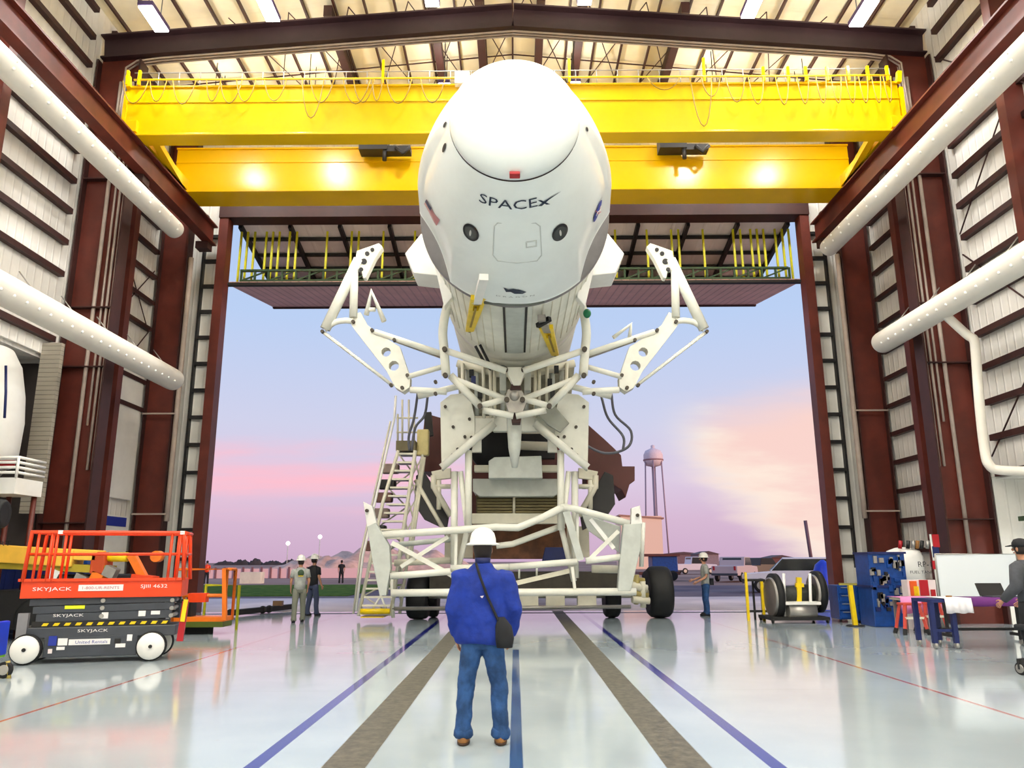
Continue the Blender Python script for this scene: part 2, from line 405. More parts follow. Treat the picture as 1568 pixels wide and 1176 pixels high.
# rigid frame: roof beam and columns
FY = 20.5
b = B()
for s in (-1, 1):
    for (h0, h1) in ((0, 0),):
        p = V((0, FY, 17.75)); q = V((s * 12.4, FY, 16.75)); b.ibeam(p, q, .8, .5, .05)
rb = tag(b.build('roof_beam', BEAMM), 'dark steel roof beam spanning the hangar above the crane', 'beam')
cb = B()
for k in range(3):
    y = FY - .14 + k * .12
    for s in (-1, 1): cb.tube([(0, y, 17.25), (s * 10.6, y, 16.4), (s * 11.3, y, 16.3), (s * 11.55, y - .1, 16.0), (s * (11.6 + .05 * k), y - .15, 12.5)], .028, 6)
tag(cb.build('conduit', CONDUIT), 'run of thin grey conduits under the dark roof beam', 'conduit')
for s, w_ in ((-1, 'left'), (1, 'right')):
    co = thing('frame_column', 'tall brown built-up steel column against the %s wall under the roof beam' % w_, 'column', (s * 11.9, FY, 0))
    B().span((s * 11.15, FY - .02, 0), (s * 12.4, FY + .02, 16.5)).build('web', STEEL, co)
    B().span((s * 11.13, FY - .24, 0), (s * 11.18, FY + .24, 16.3)).build('flange', STEELD, co)
    B().span((s * 12.4, FY - .24, 0), (s * 12.45, FY + .24, 16.3)).build('flange', STEELD, co)
    b = B()
    for z in (2.6, 6.8, 8.5, 12.4): b.span((s * 11.2, FY - .22, z), (s * 12.4, FY + .2, z + .03))
    b.build('stiffener', STEELD, co)
    pc = tag(B().span((s * 11.9, 22.42, 0), (s * 12.2, 22.72, 17)).build('wall_post', STEEL), 'slim red-brown post on the %s wall between the two wide columns' % w_, 'post')
    yp = 17.0 if s > 0 else 16.2
    tag(B().span((s * 12.0, yp - .15, 7.1), (s * 12.5, yp + .15, 17)).build('wall_post', STEEL), 'slim red-brown post on the %s wall nearest the viewer, at the picture edge' % w_, 'post')
    cc = thing('corner_column', 'wide dark brown column in the %s corner beside the doorway' % w_, 'column', (s * 11.7, 25.4, 0))
    B().span((s * 11.42, 25.38, 0), (s * 12.35, 25.42, 16.6)).build('web', STEEL, cc)
    for x in (11.4, 12.35): B().span((s * x, 25.2, 0), (s * (x + .04), 25.6, 16.6)).build('flange', STEELD, cc)
    tb = B()
    for z in (3.1, 6.4): tb.span((s * 11.3, 25.14, z), (s * 12.4, 25.18, z + .05))
    tb.build('tie_strap', CONDUIT, cc)
    tag(B().tube([(s * 11.31, 25.3, z) for z in (2.9, 4, 6, 8, 10, 12)], .085, 10).build('riser_pipe', CONDUIT), 'beige riser pipe beside the %s corner column' % w_, 'pipe')
    for x, rr, z0 in ((11.24, .03, 4.0), (11.36, .036, 4.0), (11.5, .03, 5.2), (11.72, .055, .9 if s > 0 else .3)):
        B().tube([(s * x, FY - .1, z) for z in (z0, 8, 12, 15.6)], rr, 8).build('conduit', CONDUIT, co)
# crane runway beams
for s, w_ in ((-1, 'left'), (1, 'right')):
    b = B().ibeam((s * 10.76, -6, 12.93), (s * 10.76, 25.6, 12.93), .74, .34, .05)
    ro = tag(b.build('runway_beam', STEEL), 'red-brown crane runway beam along the %s wall' % w_, 'beam')
    B().span((s * 10.73, -6, 13.3), (s * 10.79, 25.5, 13.36)).build('rail', SILV, ro)
    bk = B()
    for y in (FY, 25.3): bk.span((s * 10.7, y - .2, 12.3), (s * 11.13, y + .2, 12.55))
    bk.build('bracket', STEELD, ro)
# ventilation ducts: white tubes with rows of nozzles
def duct(label, X, Z, r, y1, extra=None):
    d = thing('ventilation_duct', label, 'duct', (X, y1, Z))
    p = [(X, -2, Z), (X, y1 - .12, Z), (X, y1 - .04, Z), (X, y1, Z)]
    B().tube(p, [r, r, r * .97, r * .85], 28).build('body', DUCTM, d)
    s = 1 if X < 0 else -1; y = 10.2; NZ = mat('nozzle_white', (255, 253, 246), .4, var=0); nb0 = None; k = 0
    while y < y1 - .2:
        for a in (-.55, .1) if Z > 9 else (-.5,):
            dirv = V((s * math.cos(a), 0, math.sin(a))).normalized(); c = V((X, y, Z)) + dirv * r
            if nb0 is None: nb0 = B().ball(c, .036, 8, 5).build('nozzle', NZ, d); c0 = c
            else: o = nb0.copy(); COL.objects.link(o); o.location = c - c0
        y += .42 if Z < 9 else .6
    y = 11
    while y < y1:
        B().tube([(X, y, Z + r * .98), (X - s * .35, y, Z + r + .42)], .015, 5).build('hanger', SILV, d); y += 1.6
    return d
duct('upper white perforated duct on the left wall under the crane rail', -10.4, 11.55, .28, 22.0)
duct('lower white perforated duct on the left wall', -10.45, 7.05, .33, 23.0)
duct('upper white perforated duct on the right wall under the crane rail', 10.35, 11.6, .29, 23.8)
d = duct('lower white perforated duct on the right wall with a branch pipe', 10.7, 7.75, .31, 21.7)
q = [at(1448, 512, 18.3), at(1480, 512, 18.3), at(1491, 520, 18.2), at(1494, 540, 18.2), at(1500, 620, 18.2), at(1508, 690, 18.2), at(1515, 712, 18.1), at(1532, 720, 18.0), at(1600, 722, 17.4)]
q[0].x = 10.7; q[0].y = 18.4; q[0].z = 7.6
B().tube(smooth(q, 4), .11, 14).build('branch_pipe', DUCTM, d)
# high bay lamps
def lamp_proto():
    L = thing('high_bay_lamp', 'x', 'lamp', (0, 0, 0))
    B().box((0, 0, .09), (.42, 1.1, .14)).build('housing', mat('lamp_housing', (90, 70, 120), .5), L, .02)
    B().box((0, 0, 0), (.38, 1.02, .05)).build('lens', LAMPG, L)
    B().tube([(0, -.35, .15), (0, -.35, 1.72)], .015, 6).tube([(0, .35, .15), (0, .35, 1.72)], .015, 6).build('hanger', DARK, L)
    return L
LX = (-10, -6.85, -2.3, 2.05, 6.7, 9.75)
LW = ('leftmost', 'second from left', 'third from left', 'fourth from left', 'fifth from left', 'rightmost')
l0 = lamp_proto(); first = True
for y in (18.6, 23.3, 11, 3.5, -4, -10):  # the unseen row behind the crane is added to brighten the far roof
    for i, x in enumerate(LX):
        z = roofz(x) - 1.9
        lab = 'glowing rectangular high bay lamp under the roof, %s of the six' % LW[i] if y == 18.6 else ('added high bay lamp under the roof in the unseen row behind the crane' if y > 19 else 'high bay lamp under the roof in a row nearer the viewer')
        gr = 'high bay lamps in front of the roof beam' if y == 18.6 else ('added high bay lamps behind the crane' if y > 19 else 'high bay lamps further into the hangar')
        if first: L = l0; L.location = (x, y, z); L['label'] = lab; L['group'] = gr; first = False
        else: L = dup(l0, (x, y, z), None, lab, gr)
        li = bpy.data.lights.new('lamp_light', 'SPOT'); li.spot_size = R(164); li.spot_blend = .4; li.shadow_soft_size = .3; li.energy = LAMP_W * (1.0 if y < 19 else .6); li.color = (1, .98, .95)
        lo = bpy.data.objects.new('lamp_light', li); COL.objects.link(lo); lo.parent = L; lo.location = (0, 0, -.35)
        lu = bpy.data.lights.new('lamp_uplight', 'AREA'); lu.shape = 'RECTANGLE'; lu.size = .38; lu.size_y = 1.0; lu.energy = UP_W * (1.0 if y < 19 else .22); lu.color = (1, .95, .86)
        uo = bpy.data.objects.new('lamp_uplight', lu); COL.objects.link(uo); uo.parent = L; uo.location = (0, 0, .18); uo.rotation_euler = (math.pi, 0, 0)
# bifold door, raised outside the doorway
bd = thing('bifold_door', 'raised folding hangar door hanging above the doorway with maroon underside', 'door', (0, YE + .5, 11.4))
YF = 31.4
B().prism([(-10.35, YE + .2, 11.4), (10.35, YE + .2, 11.4), (10.35, YF, 12.25), (-10.35, YF, 12.25)], (0, -.01, .12)).build('lower_leaf', CORR, bd)
B().prism([(-10.35, YE + .4, 13.95), (10.35, YE + .4, 13.95), (10.35, YF, 13.0), (-10.35, YF, 13.0)], (0, .01, .12)).build('upper_leaf', LEAFW, bd)
B().span((-10.35, YF, 12.2), (10.35, YF + .15, 13.1)).build('fold_beam', STEELD, bd)
for i in range(12):
    x = -10.2 + i * 20.4 / 11
    B().bar((x, YE + .45, 13.82), (x, YF, 12.88), .13, .2).build('leaf_rib', DARK, bd)
for t in (.2, .42, .62, .8):
    y = YE + .4 + (YF - YE - .4) * t; z = 13.8 - .95 * t
    B().span((-10.3, y - .05, z), (10.3, y + .05, z + .12)).build('leaf_purlin', DARK, bd)
g = B()
for z in (11.55, 11.95): g.span((-10.0, YE + .25, z), (10.0, YE + .37, z + .07))
for i in range(41): g.span((-10 + i * .5, YE + .27, 11.55), (-9.93 + i * .5, YE + .35, 12.0))
for i in range(20): g.bar((-10 + i, YE + .31, 11.58), (-9 + i, YE + .31, 11.98), .05)
g.build('edge_truss', GRN, bd)
B().span((-10.4, YE + .1, 11.36), (10.4, YE + .3, 11.46)).build('edge_rail', DARK, bd)
for px in (365, 375, 386, 404, 414, 424, 440, 451, 498, 536, 547, 585, 634):
    for q in (px, 1578 - px):
        a = at(q, 410, YE + .55); B().bar((a.x, YE + .55, 11.6), (a.x, YE + .62, 13.65), .07).build('strut', YELG, bd)
# ---- adjoining bay on the left (dark) and on the right (bright), seen through openings near the floor
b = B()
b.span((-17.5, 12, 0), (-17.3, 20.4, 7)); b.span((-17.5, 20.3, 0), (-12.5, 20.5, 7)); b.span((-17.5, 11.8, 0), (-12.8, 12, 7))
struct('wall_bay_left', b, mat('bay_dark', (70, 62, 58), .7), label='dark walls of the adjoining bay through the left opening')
struct('ceiling_bay_left', B().span((-17.5, 12, 6.9), (-12.6, 20.4, 7.1)), WALLP)
struct('floor_bay_left', B().span((-17.5, 12, -.3), (-14.5, 20.4, 0)), mat('bay_floor', (150, 150, 148), .4))
b = B(); b.span((17.5, 12, 0), (17.3, 20.4, 3.7)); b.span((17.5, 20.3, 0), (12.5, 20.5, 3.7)); b.span((17.5, 11.8, 0), (12.8, 12, 3.7))
struct('wall_bay_right', b, WALLPX, label='white walls of the adjoining bay through the right opening')
struct('ceiling_bay_right', B().span((17.5, 12, 3.65), (12.6, 20.4, 3.85)), WALLP)
struct('floor_bay_right', B().span((17.5, 12, -.3), (14.5, 20.4, 0)), MAT['bay_floor'])
L = dup(l0, (14.8, 17.5, 3.3), None, 'small bright lamp in the adjoining bay at the right edge'); del L['group']
for c in kids(L):
    if c.type == 'LIGHT': c.data = c.data.copy(); c.data.energy = 400 if c.name.startswith('lamp_light') else 10
# ================================================================== OVERHEAD CRANE
cr = thing('bridge_crane', 'yellow two-girder overhead bridge crane spanning the hangar', 'crane', (0, 19, 12.1))
GZ0, GZ1 = 13.3, 14.88
GY = 19.55
def girder(y0, y1, X0, X1):
    b = B().span((X0, y0, GZ0 + .03), (X1, y1, GZ1 - .03)); b.span((X0 - .01, y0 - .05, GZ1 - .06), (X1 + .01, y1 + .02, GZ1)); b.span((X0 - .01, y0 - .06, GZ0), (X1 + .01, y1 + .02, GZ0 + .06)); b.span((X0, y0 - .025, 14.34), (X1, y0, 14.40))
    g = b.build('girder', YEL, cr, .01); return g
girder(GY, GY + .5, -11.05, 10.95)
girder(22.95, 23.95, -11.05, 10.95)
for s in (-1, 1):
    B().span((s * 10.6, GY - .1, 13.4), (s * 10.95, 24.1, 13.75)).build('end_carriage', YEL, cr, .01)
    B().bar((s * 10.35, GY + .5, 13.5), (s * 10.75, 22.9, 13.5), .2).build('end_brace', YEL, cr)
    B().span((s * 10.98, GY - .05, 13.55), (s * 11.08, GY + .4, 14.7)).build('end_plate', YEL, cr)
    B().bar((s * 10.95, GY - .08, 14.8), (s * 11.0, GY - .08, 15.15), .12).build('bumper_post', YEL, cr)
hr = B()
for z in (15.1, 15.35): hr.tube([(-10.9, GY + .05, z), (10.8, GY + .05, z)], .016, 6)
for i in range(37): hr.tube([(-10.8 + i * .6, GY + .05, 14.88), (-10.8 + i * .6, GY + .05, 15.35)], .014, 5)
hr.build('handrail', SILV, cr)
B().span((-10.9, GY, 14.88), (10.8, GY + .8, 14.91)).build('walkway', SILV, cr)
tr = B().tube([(-10.8, GY - .14, 15.0), (10.7, GY - .14, 15.0)], .025, 6); tr.build('festoon_track', YELB, cr)
CAB = mat('festoon_cable', (150, 118, 8), .5, var=0)
def loop(xa, xb, drop):
    pts = []
    for i in range(9):
        t = i / 8; pts.append((xa + (xb - xa) * t, GY - .15, 14.96 - 1.1 * drop * (1 - (2 * t - 1) ** 2) ** .8))
    B().tube(pts, .016, 6).build('festoon_loop', CAB, cr)
for px, wd, dr in ((205, 40, .65), (240, 26, .6), (280, 36, .68), (325, 22, .6), (352, 34, .66), (375, 30, .62), (420, 34, .6), (478, 34, 1.1), (492, 36, .66), (545, 42, .7), (556, 32, .66), (577, 16, .62), (610, 40, .7), (662, 38, .68)):
    a = at(px, 150, GY - .14).x; wq = wd * 21.6 / 1180 / 2; loop(a - wq, a + wq, dr)
for px, wd, dr in ((1018, 50, .35), (1075, 34, 1.4), (1090, 30, .55), (1128, 30, .72), (1160, 24, .78), (1200, 20, .8), (1232, 18, .78), (1260, 16, .76), (1283, 16, .76), (1305, 15, .76), (1325, 14, .76), (1345, 14, .76), (1362, 12, .74)):
    a = at(px, 150, GY - .14).x; wq = wd * 21.6 / 1180 / 2; loop(a - wq, a + wq, dr)
for px in (586, 872, 1079, 195, 213, 1170, 1208, 1235, 1268, 1300, 1330, 1360):
    a = at(px, 125, GY - .12).x; B().bar((a, GY - .12, 14.85), (a, GY - .12, 15.3 if px not in (586, 872, 1079) else 15.6), .07).build('festoon_post', YEL, cr)
for px0, px1 in ((552, 630), (1008, 1082)):
    a, c = at(px0, 228, 22.6).x, at(px1, 228, 22.6).x
    B().span((a, 22.3, 14.45), (a + (c - a) * .55, 22.8, 14.86)).span((a + (c - a) * .5, 22.35, 14.4), (c, 22.7, 14.6)).tube([(a + (c - a) * .5, 22.4, 14.5), (a + (c - a) * .5, 22.4, 14.1)], .07, 8).tube([(a + (c - a) * .72, 22.3, 14.5), (a + (c - a) * .86, 22.3, 14.28), (c, 22.3, 14.5)], .06, 8).build('hoist', DARK, cr)
for px, in ((708,),):
    a = at(px, 121, GY - .3); fl = B().box((a.x, GY - .3, a.z), (.42, .2, .4)); fl.build('floodlight', WH, cr, .02)
# ================================================================== SPACECRAFT
ZA, YB = 8.7, 15.0                     # axis height, base ring
CX = .02
sp = thing('crew_capsule', 'white crew capsule on its trunk, lying nose towards the viewer above the ivory cradle', 'spacecraft', (CX, YB, ZA))
YN, RN = 11.5, 1.08
def prof(s):                           # s 0 at the nose ring, 1 at the base ring
    r = RN + (2.0 - RN) * (s ** .92) + .10 * math.sin(math.pi * s)
    return r
def rad(th, s):
    r = prof(s)
    t = (math.degrees(th) + 360) % 360
    if t > 180: tm = 540 - t if t < 270 else t
    # right-hand and left-hand lower facets, flattened to bare the painted flank shade
    for c in (-23.5, 203.5):
        d = (math.degrees(th) - c + 180) % 360 - 180
        if abs(d) < 24.5:
            w = max(0, min(1, (s - .45) / .5)); w = w * w * (3 - 2 * w)
            ch = r * math.cos(R(24.5)) / math.cos(R(d)); r = r + 1.5 * (ch - r) * w
    for c in (32, 148):                # raised fairings on the upper flanks
        d = abs((math.degrees(th) - c + 180) % 360 - 180)
        if d < 34:
            q = min(1, (34 - d) / 10); r += .13 * q * max(0, math.sin(math.pi * min(1, s * 1.02))) ** .6
    return r
def sy(s): return YN + (YB - YN) * s
def surf(th, s, off=0.0): r = rad(th, s) + off; return V((CX + r * math.cos(th), sy(s) - off * .25, ZA + r * math.sin(th)))
b = B(); NT, NS = 240, 40; vs = []
for i in range(NS + 1):
    for j in range(NT): vs.append(surf(2 * math.pi * j / NT, i / NS))
b.add(vs, [(i * NT + j, (i + 1) * NT + j, (i + 1) * NT + (j + 1) % NT, i * NT + (j + 1) % NT) for i in range(NS) for j in range(NT)], True)
b.f.append([NS * NT + j for j in range(NT)]); b.sm.append(False)
b.build('shell', CAPW, sp)
# nose cone with its seam
pn = [(RN * math.sin(a), -.55 * math.cos(a)) for a in [math.pi / 2 * i / 20 for i in range(21)]]
pn = [(r, z) for r, z in pn]
B().lathe(pn, (CX, YN - .05, ZA), Y1, 72).build('nose_cone', CAPW, sp)
B().lathe([(RN - .05, -.06), (RN - .012, -.055), (RN - .012, .02), (RN - .05, .02)], (CX, YN, ZA), Y1, 72).build('nose_seam', mat('seam_brown', (70, 46, 44), .6), sp)
q = (CX, YN - .12, ZA - RN + .02)
B().box((q[0], YN - .2, ZA - RN * .985), (.17, .16, .05)).build('red_cover', RED, sp, .01)
# grey ring painting the shade on the capsule's lower flanks, then the trunk
B().lathe([(1.6, -.02), (1.975, .0), (1.99, .05), (1.99, .2), (1.84, .4)], (CX, YB, ZA), Y1, 96).build('flank_shade_ring', SHADEG, sp)
YT = 19.7
B().lathe([(1.84, 0), (1.84, YT - YB - .5), (1.88, YT - YB - .45), (1.88, YT - YB - .1), (1.7, YT - YB)], (CX, YB + .4, ZA), Y1, 96).build('trunk', TRUNKW, sp)
tl = B()
for a in (-97.5, -82.5):
    t = R(a); tl.bar((CX + 1.85 * math.cos(t), YB + .5, ZA + 1.85 * math.sin(t)), (CX + 1.85 * math.cos(t), YT - .5, ZA + 1.85 * math.sin(t)), .05)
tl.build('trunk_seam', DARK, sp)
tp = B(); vs = []
for i in range(9):
    t = R(-96.5 + i * 13 / 8)
    for y in (YB + .5, YT - .4): vs.append((CX + 1.855 * math.cos(t), y, ZA + 1.855 * math.sin(t)))
tp.add(vs, [(2 * i, 2 * i + 1, 2 * i + 3, 2 * i + 2) for i in range(8)], True).build('trunk_panel', GREYW, sp)
tr_ = B()
for a in list(range(-170, -100, 7)) + list(range(-78, -8, 7)):
    t = R(a); tr_.bar((CX + 1.845 * math.cos(t), YB + .6, ZA + 1.845 * math.sin(t)), (CX + 1.845 * math.cos(t), YT - .3, ZA + 1.845 * math.sin(t)), .02)
tr_.build('trunk_rib', CREAM, sp)
for s in (-1, 1):                      # fins standing out from the trunk
    pts = [at(788 + s * 122, 372, 17), at(788 + s * 143, 357, 17), at(788 + s * 168, 388, 17), at(788 + s * 155, 418, 17), at(788 + s * 100, 424, 17)]
    B().prism(pts, (0, .9, 0)).build('fin', WH, sp, .02)
    pts = [at(788 + s * 96, 398, 16.6), at(788 + s * 124, 400, 16.6), at(788 + s * 108, 470, 16.6), at(788 + s * 96, 455, 16.6)]
    B().prism(pts, (0, .3, 0)).build('fin_root', WH, sp, .02)
# things on the shell, placed by angle and run
def disc(th, s, rx, ry, m, name, off, par=sp, n=28):
    L = (surf(th, s + .02) - surf(th, s - .02)).length / .04; rr = rad(th, s); vs = [surf(th, s, off)]; fs = []
    for g in range(1, 6):
        for k in range(n):
            a = 2 * math.pi * k / n; vs.append(surf(th + g / 5 * rx * math.cos(a) / rr, s + g / 5 * ry * math.sin(a) / L, off))
    for k in range(n):
        fs.append((0, 1 + k, 1 + (k + 1) % n))
        for g in range(4): fs.append((1 + g * n + k, 1 + (g + 1) * n + k, 1 + (g + 1) * n + (k + 1) % n, 1 + g * n + (k + 1) % n))
    return B().add(vs, fs).build(name, m, par)
def find(px, py):
    """angle and run of the shell point seen at a photo pixel"""
    d = _ray(px, py); best = None
    lo, hi = 9.0, 16.0
    prev = None; k = 0
    while k < 400:
        Y = 10.5 + k * .012; p = EYE + d * (Y / d.y)
        s = (Y - YN) / (YB - YN)
        th = math.atan2(p.z - ZA, p.x - CX); g = math.hypot(p.x - CX, p.z - ZA) - rad(th, max(0, min(1, s)))
        if g < 0 and s >= 0: return th, s
        k += 1
    return th, max(0, min(1, s))
for px in (721.5, 857):
    th, s = find(px, 355)
    wn = disc(th, s, .165, .22, mat('window_black', (34, 33, 33), .35, var=0), 'window', .012)
    disc(th, s, .125, .17, mat('window_pane', (74, 76, 74), .15, var=0), 'pane', .018, wn)
    disc(th, s, .02, .085, mat('window_glint', (205, 205, 198), .3, var=0), 'latch', .024, wn)  # pale glint painted on the pane as a thin disc
# side hatch outline and handle
def outline(pts, m, name, wd=.012):
    b = B().tube([surf(*find(*p), .004) for p in pts], wd, 6); return b.build(name, m, sp)
SEAM = mat('seam_grey', (196, 200, 196), .5, var=0)
outline([(762, 341), (820, 341), (827, 346), (829, 390), (822, 399), (791, 402), (762, 399), (755, 390), (757, 346), (762, 341)], SEAM, 'hatch')
outline([(806, 370), (821, 368), (821, 376), (806, 378), (806, 370)], SEAM, 'hatch_handle', .015)
outline([(742, 462), (765, 465), (790, 466), (812, 465), (833, 461)], mat('seam_dark', (96, 100, 92), .5, var=0), 'base_seam', .03)
# emblem lettering running round the shell, the last letter with a long swoosh
def ring_text(name, body, px0, px1, py, hgt, m, off=.012, sq=1.0):
    (t0, s0), (t1, s1) = find(px0, py), find(px1, py)
    vs, fs = textverts(body); sc = (find((px0 + px1) / 2, py + 6)[1]); L = (YB - YN) * 1.03
    out = [surf(t0 + (t1 - t0) * (x + .5), sc - y * hgt / L, off) for x, y in vs]
    B().add(out, fs).build(name, m, sp)
ring_text('shell_lettering', 'SPACE', 734, 822, 306, .2, INK)
def polyshell(pts, m, name, off=.012): 
    return B().add([surf(*find(*p), off) for p in pts], [tuple(range(len(pts)))]).build(name, m, sp)
def gridshell(q4, off, b=None, nu=6, nv=6):
    b = b or B(); P = [find(*p) for p in q4]; vs = []
    for j in range(nv + 1):
        for i in range(nu + 1):
            x_, y_ = i / nu, j / nv; th = sum(w_ * p[0] for w_, p in zip(((1 - x_) * (1 - y_), x_ * (1 - y_), x_ * y_, (1 - x_) * y_), P)); s_ = sum(w_ * p[1] for w_, p in zip(((1 - x_) * (1 - y_), x_ * (1 - y_), x_ * y_, (1 - x_) * y_), P))
            vs.append(surf(th, s_, off))
    return b.add(vs, [(j * (nu + 1) + i, j * (nu + 1) + i + 1, (j + 1) * (nu + 1) + i + 1, (j + 1) * (nu + 1) + i) for j in range(nv) for i in range(nu)])
polyshell([(823, 306), (827.5, 305.5), (842, 311.5), (836.5, 312.5)], INK, 'shell_lettering')
polyshell([(823, 314.5), (829, 314), (840, 305), (859, 291.5), (844, 300), (833, 307)], INK, 'shell_lettering', .013)
# flag patch: stripes and canton
fp = [(655, 305), (675, 336), (670, 345), (651, 312)]
def quad(a, c, d, e, u0, u1, v0, v1):
    def P(u_, v_): return (a[0] * (1 - u_) * (1 - v_) + c[0] * u_ * (1 - v_) + d[0] * u_ * v_ + e[0] * (1 - u_) * v_, a[1] * (1 - u_) * (1 - v_) + c[1] * u_ * (1 - v_) + d[1] * u_ * v_ + e[1] * (1 - u_) * v_)
    return [P(u0, v0), P(u1, v0), P(u1, v1), P(u0, v1)]
FR = mat('flag_red', (190, 96, 100), .6, var=0); FB = mat('flag_blue', (58, 62, 88), .6, var=0); FW = mat('flag_white', (230, 216, 214), .6, var=0)
fl = gridshell(quad(*fp, 0, 1, 0, 1), .012).build('flag_patch', FW, sp)
bb = B()
for k in range(7):
    q = quad(*fp, 0, 1, k / 6.5, min(1, (k + .5) / 6.5)); gridshell(q, .020, bb, 6, 1)
bb.build('stripes', FR, fl); q = quad(*fp, 0, .42, 0, .54); gridshell(q, .027).build('canton', FB, fl)
# round blue agency emblem with a white swoosh
th, s = find(914.5, 323); em = disc(th, s, .22, .2, mat('emblem_blue', (34, 56, 150), .5, var=0), 'round_emblem', .02)
B().tube([surf(*find(x, y), .03) for x, y in ((910.5, 330), (913, 324), (916, 322), (918, 315))], .009, 6).build('emblem_swoosh', FW, em)
B().tube([surf(*find(x, y), .028) for x, y in ((910, 322), (914, 327), (918, 324))], .007, 6).build('emblem_swoosh', FR, em)
# small dark winged emblem with spaced lettering at the lower rim
polyshell([(771, 439), (778, 442), (786, 441), (795, 443), (806, 446), (800, 449), (788, 449), (782, 446), (775, 446)], INK, 'winged_emblem')
ring_text('shell_lettering', 'D R A G O N', 760, 818, 448, .05, mat('pale_ink', (150, 154, 150), .6, var=0))
# recessed ports on the upper flanks
for px, py, a, c in ((681, 226, .05, .12), (682, 191, .035, .08), (898, 198, .03, .06)):
    th, s = find(px, py); disc(th, s, a, c, DARK, 'port', .012)
for s in (-1, 1): # white bracket fairings on the base rim
    pts = [at(788 + s * 55 - 12, 428, 14.95), at(788 + s * 55 + 10, 424, 14.95), at(788 + s * 57 + 4, 452, 14.95), at(788 + s * 57 - 10, 458, 14.95)]
    B().prism(pts, (0, .35, 0)).build('umbilical_cover', WH, sp, .02)
# booster behind the trunk
bo = thing('rocket_stage', 'white rocket stage lying behind the capsule, mostly hidden by the cradle head', 'rocket', (CX, 24, ZA))
B().lathe([(1.5, 0), (1.83, .25), (1.83, 22)], (CX, 19.85 + .3, ZA), Y1, 64).build('tank', TRUNKW, bo)

# ================================================================== TRANSPORTER / ERECTOR
te = thing('transporter_erector', 'ivory steel transporter cradle on black tyres carrying the white capsule and rocket', 'transporter', (0, 22, 0))
def px_r(r, p, Y):                      # pixels across to metres at a plane
    z = (p - EYE).dot(_fw); return r * z / F
def ptube(pts, Y, rpx, name, m=TELW, par=te, mir=False, n=12, Y2=None):
    for s in ((1, -1) if mir else (1,)):
        w = []
        for i, (x, y) in enumerate(pts):
            yy_ = Y if Y2 is None else Y + (Y2 - Y) * i / (len(pts) - 1)
            w.append(at(788 + s * (x - 788), y, yy_))
        r = px_r(rpx, w[0], Y); B().tube(smooth(w, 5) if name in ('cradle_post', 'link') else w, r, n).build(name, m, par)
def pplate(pts, Y, th, name, m=TELW, par=te, mir=False, bev=.015):
    o = None
    for s in ((1, -1) if mir else (1,)):
        w = [at(788 + s * (x - 788), y, Y) for x, y in pts]; o = B().prism(w, (0, th, 0)).build(name, m, par, bev)
    return o
BOLT = mat('bolt_dark', (70, 62, 52), .5, .3, var=0)
def bolts(pts, Y, par, rpx=3.2, mir=False):
    for s in ((1, -1) if mir else (1,)):
        for x, y in pts:
            p = at(788 + s * (x - 788), y, Y); r = px_r(rpx, p, Y); B().lathe([(r, 0), (r, .12)], p - V((0, .06, 0)), Y1, 10).build('pin', BOLT, par)
def holed_plate(poly, holes, Y, th, name, m, par, s):
    """plate with real round holes: outline bridged to the holes with triangulation"""
    import bmesh
    from mathutils.geometry import delaunay_2d_cdt
    P = [at(788 + s * (x - 788), y, Y) for x, y in poly]; vs2 = [(p.x, p.z) for p in P]; n0 = len(P)
    ed = [(i, (i + 1) % n0) for i in range(n0)]; hs = []
    for (x, y, r) in holes:
        c = at(788 + s * (x - 788), y, Y); rr = px_r(r, c, Y); k0 = len(vs2); k = 20; hs.append((c, rr))
        for j in range(k): vs2.append((c.x + rr * math.cos(2 * math.pi * j / k), c.z + rr * math.sin(2 * math.pi * j / k)))
        ed += [(k0 + j, k0 + (j + 1) % k) for j in range(k)]
    from mathutils import Vector as VV
    r = delaunay_2d_cdt([VV(q) for q in vs2], ed, [], 1, 1e-5)
    V2, F2 = r[0], r[2]
    F2 = [f for f in F2 if not any(((sum(V2[i].x for i in f) / len(f) - c.x) ** 2 + (sum(V2[i].y for i in f) / len(f) - c.z) ** 2) ** .5 < rr * .93 for c, rr in hs)]
    b = B(); nv = len(V2)
    vs = [V((q.x, Y, q.y)) for q in V2] + [V((q.x, Y + th, q.y)) for q in V2]
    cnt = {}
    for f in F2:
        for i in range(len(f)):
            e = (f[i], f[(i + 1) % len(f)]); cnt[tuple(sorted(e))] = cnt.get(tuple(sorted(e)), []) + [e]
    fs = [tuple(f) for f in F2] + [tuple(i + nv for i in f)[::-1] for f in F2]
    for k, l in cnt.items():
        if len(l) == 1: a, c = l[0]; fs.append((c, a, a + nv, c + nv))
    return b.add(vs, fs).build(name, m, par)
YA = 19.0
